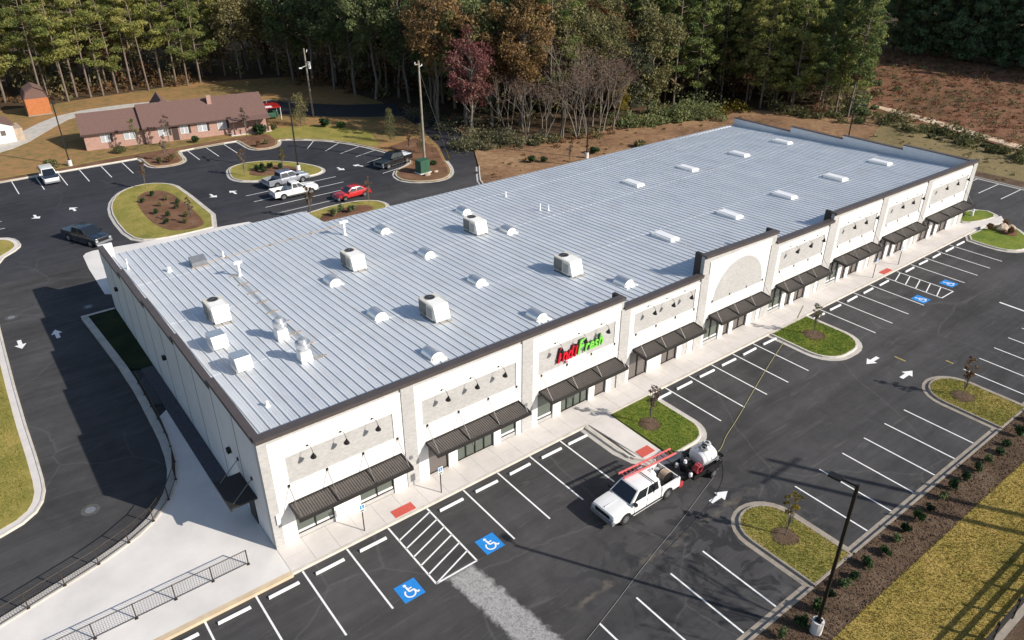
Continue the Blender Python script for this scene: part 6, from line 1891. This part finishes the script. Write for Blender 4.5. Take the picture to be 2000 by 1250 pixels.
# shady understorey that fills the wood between the trunks
Q = []; Q2 = []; rg = np.random.default_rng(91)
for (q, x, y, e) in cand:
    if e < 1.5 or x > 175: continue
    for j in range(3):
        s = rg.uniform(1.2, 2.4)
        c = (x + rg.normal(0, 2), y + rg.normal(0, 2), rg.uniform(.8, 8.5))
        (Q if rg.uniform() < .6 else Q2).append(leafquads(clump(c, (s, s, s * .9), 46, rg), .36, .6, rg))
for q, mt, lab in ((Q, 'leaf_olive', 'olive understorey between the trunks'), (Q2, 'leaf_rust', 'brown understorey between the trunks')):
    V = np.concatenate(q); V[:, 2] = np.maximum(V[:, 2], .1)
    me = np_mesh('understorey', V, len(V) // 4); me.materials.append(MATS[mt])
    o = bpy.data.objects.new('understorey', me); COL.objects.link(o); tag(o, lab, 'undergrowth', None, 'stuff')

# undergrowth along the wood edge and brush strips: one mass each
def brush(name, pts, mat, label, n_per, size, ls, hmax):
    rg = np.random.default_rng(len(pts) * 7 + int(ls * 100)); Q = []
    for (x, y, w) in pts:
        s = size * min(1.9, rg.lognormal(-.25, .5)) * w
        Q.append(leafquads(clump((x, y, min(hmax, s * .55)), (s, s * rg.uniform(.7, 1.2), s * rg.uniform(.5, 1.0)), n_per, rg, .3), ls, .6, rg))
    V = np.concatenate(Q); V[:, 2] = np.maximum(V[:, 2], .08)
    me = np_mesh(name, V, len(V) // 4); me.materials.append(MATS[mat])
    o = bpy.data.objects.new(name, me); COL.objects.link(o); tag(o, label, 'undergrowth', None, 'stuff')
rg = np.random.default_rng(5)
def along(a, b, n, wid, w=1.0):
    out = []
    for k in range(n):
        t = rg.uniform(0, 1)
        out.append((a[0] + (b[0] - a[0]) * t + rg.normal(0, wid), a[1] + (b[1] - a[1]) * t + rg.normal(0, wid), w * rg.uniform(.6, 1.2)))
    return out
brush('undergrowth', along((54, 61), (58, 59), 14, 1.2) + along((57, 62), (63.5, 58), 22, 1.6, 1.2) + along((60, 80), (58.5, 68), 20, 2.0) + along((63, 57), (72, 55.5), 10, 1.0, .7), 'leaf_greygreen', 'grey green undergrowth at the wood edge', 170, 1.5, .16, 2.4)
brush('undergrowth', along((54, 62), (64, 57), 12, 1.5) + along((64, 56.5), (82, 54.5), 22, 1.2, .7), 'leaf_olive', 'olive undergrowth under the bare saplings', 150, 1.3, .16, 2.0)
brush('undergrowth', along((66, 53.8), (84, 53.2), 30, 1.0, .5), 'leaf_rust', 'dry brown growth at the foot of the bare saplings', 90, 1.0, .14, 1.0)
brush('undergrowth', along((84, 54.5), (104, 53), 60, 1.8) + along((88, 52.5), (100, 51.5), 30, 1.0), 'leaf_green', 'green vines and brush behind the far roof', 160, 1.5, .22, 1.8)
brush('undergrowth', along((96, 52), (108, 50), 22, 1.2, .8) + along((85, 56), (92, 54), 14, 1.0, .8), 'leaf_yellow', 'yellow green brush behind the far roof', 110, 1.2, .2, 1.4)
brush('undergrowth', along((2, 138), (40, 134.5), 55, 1.8, .8) + along((56, 128), (62, 104), 25, 2), 'leaf_rust', 'brown leafy undergrowth under the left pines', 110, 1.3, .22, 1.8)
brush('undergrowth', along((110, 46), (118, 32), 20, 1.5) + along((122, 31.5), (116, 4), 60, 1.6, .8) + along((116, 4), (112, -14), 30, 1.6, .8), 'leaf_olive', 'dark brush band beside the dirt track', 120, 1.3, .22, 1.4)
brush('undergrowth', along((117, 33), (134, 41), 30, 1.2) + along((134, 41), (178, 68), 40, 2.0), 'leaf_green', 'low green growth at the plantation edge', 120, 1.2, .22, 1.4)
# weeds of the cleared field
pts = []
for k in range(3400):
    x = rg.uniform(122, 188); y = rg.uniform(-60, 68)
    if inpoly(x, y, [(124, 30), (132, 38), (184, 68), (187, 34), (188, -80), (114, -80), (122, 6)]) : pts.append((x, y, rg.uniform(.5, 1.4)))
brush('field_weeds', pts[::2], 'field_weed', 'rusty weeds over the cleared field', 36, .8, .16, .5)
brush('field_weeds', pts[1::6], 'leaf_greygreen', 'tan tussocks over the cleared field', 36, .8, .15, .5)
brush('field_weeds', pts[3::6], 'leaf_olive', 'olive weeds over the cleared field', 36, .7, .16, .5)
pts = [(rg.uniform(48, 108), rg.uniform(35, 52), rg.uniform(.3, .8)) for _ in range(130)]
pts = [p for p in pts if p[1] > 46 - (p[0] - 48) * .02 or rg.uniform() < .3]
brush('slope_weeds', pts, 'leaf_rust', 'dry weeds on the straw slope', 40, .5, .14, .5)
pts = [(rg.uniform(103, 120), rg.uniform(-20, 26), rg.uniform(.3, .8)) for _ in range(150)]
brush('meadow_weeds', pts, 'leaf_olive', 'dry weeds in the tan meadow', 40, .5, .14, .5)

# single bushes
bl = [(12.8, 89.8, .7, 'round green bush below the left end of the brick house'), (23.6, 88.4, .55, 'round green bush below the middle of the brick house'), (33.4, 87.0, .9, 'dark green bush at the right corner of the brick house'),
      (36.0, 88.6, .6, 'small green bush beside the cone-shaped tree'), (43.7, 84.8, .8, 'grey green bush behind the rear kerb curve'), (45.4, 82.6, .6, 'green bush right of the grey green one'),
      (3.4, 87.9, .8, 'olive bush beside the left rear lamp post'), (58.4, 48.4, .55, 'left bush on the straw slope'), (68.6, 46.4, .6, 'bush beside the lamp post on the straw slope'), (76.5, 44.6, .7, 'bush touching the roof edge on the straw slope'), (60.0, 47.6, .45, 'small bush right of the left slope bush'), (46.6, 56.2, .4, 'green bush right of the utility cabinet')]
for k, (x, y, s, lab) in enumerate(bl):
    plant('bush', lab, 'bush', BUSH[k % 3], (x, y, .1), rnd.uniform(0, 6), s, ('bark_dark', 'leaf_shrub' if k % 3 else 'leaf_olive'), None, ('stem', 'foliage'))
for k, (x, y) in enumerate([(11.2, 67.1), (12.2, 64.4), (9.6, 65.2), (11.0, 62.5), (9.8, 60.2), (12.3, 60.5), (10.8, 58.4), (12.4, 57.1), (9.8, 56.1), (11.6, 55.0), (12.9, 62.2)]):
    plant('shrub', 'small dark shrub on the mulch of the oblong island', 'shrub', SHRUB[k % 3], (x, y, .15), rnd.uniform(0, 6), (.95, .95, .95), ('bark_dark', 'leaf_olive' if k % 2 else 'leaf_shrub'), 'shrubs on the oblong island', ('stem', 'foliage'))
for k, (x, y) in enumerate([(25.6, 68.9), (26.6, 69.3), (27.6, 68.8), (28.6, 67.8), (26.2, 67.6)]):
    plant('shrub', 'low green shrub on the teardrop island', 'shrub', SHRUB[k % 3], (x, y, .15), rnd.uniform(0, 6), 1.2, ('bark_dark', 'leaf_shrub'), 'shrubs on the teardrop island', ('stem', 'foliage'))
for k, (x, y) in enumerate([(26.4, 46.6), (27.6, 47.2), (28.6, 46.4)]):
    plant('shrub', 'green shrub on the island behind the roof', 'shrub', SHRUB[k % 3], (x, y, .15), rnd.uniform(0, 6), 1.4, ('bark_dark', 'leaf_green'), 'shrubs on the island behind the roof', ('stem', 'foliage'))
for k, (x, y) in enumerate([(83.8, -3.3), (84.4, -5.2), (86.4, -3.9), (85.2, .6)]):
    plant('shrub', 'dark shrub on the far corner island', 'shrub', SHRUB[k % 3], (x, y, .15), rnd.uniform(0, 6), 1.2, ('bark_dark', 'leaf_rust' if k < 3 else 'leaf_green'), 'shrubs on the far corner island', ('stem', 'foliage'))
for k, (x, y) in enumerate([(15.9, 80.9), (17.2, 80.5), (18.0, 81.6), (30.4, 80.6), (31.8, 80.8)]):
    plant('shrub', 'brown shrub on a rear kerb bump', 'shrub', SHRUB[k % 3], (x, y, .13), rnd.uniform(0, 6), 1.3, ('bark_dark', 'leaf_rust' if k % 2 else 'leaf_olive'), 'shrubs on the rear kerb bumps', ('stem', 'foliage'))
x = 12.0; k = 0
while x < 60:
    plant('shrub', 'dark green shrub in the row along the second-row kerb', 'shrub', SHRUB[k % 3], (x + rnd.uniform(-.15, .15), -21.62 + rnd.uniform(-.12, .12), .12), rnd.uniform(0, 6), (rnd.uniform(.7, 1.25), rnd.uniform(.7, 1.25), rnd.uniform(.6, 1.25)), ('bark_dark', 'leaf_shrub' if k % 4 else 'leaf_green'), 'shrub row in the mulch bed', ('stem', 'foliage'))
    x += rnd.uniform(1.2, 1.65); k += 1
yt = [(26.0, -4.9, 'thin bare young tree on the ramp island', 'twig_red', .92, 0), (46.7, -4.7, 'thin young tree on the second green island', 'leaf_olive', .8, 1), (24.3, -17.4, 'young tree with golden leaves beside the tall lamp post', 'leaf_yellow', .85, 2), (47.4, -17.0, 'young golden brown tree on the far second-row island', 'leaf_rust', .9, 0),
      (11.4, 70.6, 'young brown tree at the far end of the oblong island', 'leaf_rust', .95, 1), (12.3, 54.4, 'thin young tree at the near end of the oblong island', 'twig_red', .8, 2), (23.6, 68.0, 'young brown tree on the left of the teardrop island', 'leaf_rust', .9, 2), (28.3, 66.0, 'young yellow tree in the middle of the teardrop island', 'leaf_yellow', .95, 0),
      (24.0, 47.6, 'young brown tree at the roof step', 'leaf_rust', 1.05, 1), (31.6, 47.4, 'thin young tree behind the red car', 'twig_red', .9, 2), (47.6, 64.6, 'young tree on the mulch behind the black pickup', 'leaf_rust', .8, 0), (15.4, 89.2, 'thin young tree before the left end of the house', 'leaf_olive', 1.25, 1),
      (19.6, 88.4, 'thin young tree before the middle of the house', 'twig_red', 1.2, 2), (31.2, 87.4, 'thin young tree before the right end of the house', 'twig_red', 1.2, 0), (62.0, 44.5, 'thin sapling on the straw slope near the lane kerb', 'twig_red', .9, 1), (17.0, 81.2, 'thin young tree on the left kerb bump', 'twig_red', 1.0, 0)]
for x, y, lab, mt, s, v in yt:
    plant('young_tree', lab, 'tree', YOUNG[v], (x, y, .12), rnd.uniform(0, 6), s, ('bark_grey', mt))
plant('cone_tree', 'cone-shaped olive evergreen behind the rear kerb', 'tree', CONE[0], (40.6, 88.0, .12), 1.0, .95, ('bark_pine', 'leaf_olive'))
plant('cone_tree', 'narrow evergreen sapling left of the utility pole', 'tree', CONE[1], (47.6, 70.0, .12), 2.0, (.6, .6, 1.0), ('bark_pine', 'leaf_olive'))
plant('cone_tree', 'small evergreen sapling beside the utility pole', 'tree', CONE[0], (48.4, 62.2, .12), 2.0, (.5, .5, .8), ('bark_pine', 'leaf_olive'))
plant('bare_tree', 'leafless roadside tree outside the lower right corner', 'tree', BARE[1], (26.0, -32.2, .1), 1.0, 1.0, ('bark_grey', 'twig_red'), None, ('trunk', 'twigs'))
# turf blades on the near lawns
def turf(name, mat, label, polys, dens, size, zz):
    P_ = []
    for poly in polys:
        xs = [p[0] for p in poly]; ys = [p[1] for p in poly]
        n = int((max(xs) - min(xs)) * (max(ys) - min(ys)) * dens)
        c = np.stack([nrg.uniform(min(xs), max(xs), n), nrg.uniform(min(ys), max(ys), n)], 1)
        P_ += [q for q in c if inpoly(q[0], q[1], poly)]
    C = np.array(P_); n = len(C)
    C = np.concatenate([C, np.full((n, 1), zz)], 1)
    a = nrg.uniform(0, 6.28, n); w = size * .22; h = size * nrg.uniform(.5, 1.3, n)
    u = np.stack([np.cos(a) * w, np.sin(a) * w, np.zeros(n)], 1)
    tip = C + np.stack([nrg.normal(0, size * .5, n), nrg.normal(0, size * .5, n), h], 1)
    V = np.stack([C - u, C + u, tip + u * .5, tip - u * .5], 1).reshape(-1, 3)
    me = np_mesh(name, V, n); me.materials.append(MATS[mat])
    o = bpy.data.objects.new(name, me); COL.objects.link(o); tag(o, label, 'grass', None, 'stuff')
turf('turf_blades', 'grass_sod', 'short turf blades on the sod verge', [[(18, -27.95), (60, -27.95), (60, -23.1), (18, -23.1)]], 260, .075, .135)
turf('turf_blades', 'grass_olive', 'short turf blades on the second-row islands', [inner(rounded(22.35, 26.15, -20.66, -14.5, 1.88, ('tl', 'tr')), .15), inner(rounded(45.55, 49.75, -20.66, -14.5, 2.05, ('tl', 'tr')), .15)], 280, .075, .12)
turf('turf_blades', 'grass_green', 'short turf blades on the front islands', [inner(rounded(24.55, 28.75, -8.3, -2.28, 1.8, ('br',)), .16), inner(rounded(43.85, 49.25, -8.3, -2.26, 2.2, ('bl', 'br')), .16)], 260, .075, .12)
turf('turf_blades', 'grass_olive', 'short turf blades on the left lawn', [[(-16, 11.5), (-11.5, 12.5), (-10.4, 14.5), (-10.2, 25), (-9.8, 39), (-9.3, 50), (-16, 50)]], 90, .09, .125)
# loose mulch chips on the shrub bed and leaf scraps: fine relief nobody could count
C = np.stack([nrg.uniform(12, 62, 9000), nrg.uniform(-23.1, -20.75, 9000), nrg.uniform(.125, .15, 9000)], 1)
V = leafquads(C, .07, .4, nrg, .8); me = np_mesh('mulch_chips', V, len(V) // 4); me.materials.append(MATS['mulch_grey'])
o = bpy.data.objects.new('mulch_chips', me); COL.objects.link(o); tag(o, 'loose mulch chips round the shrub row', 'mulch', None, 'stuff')
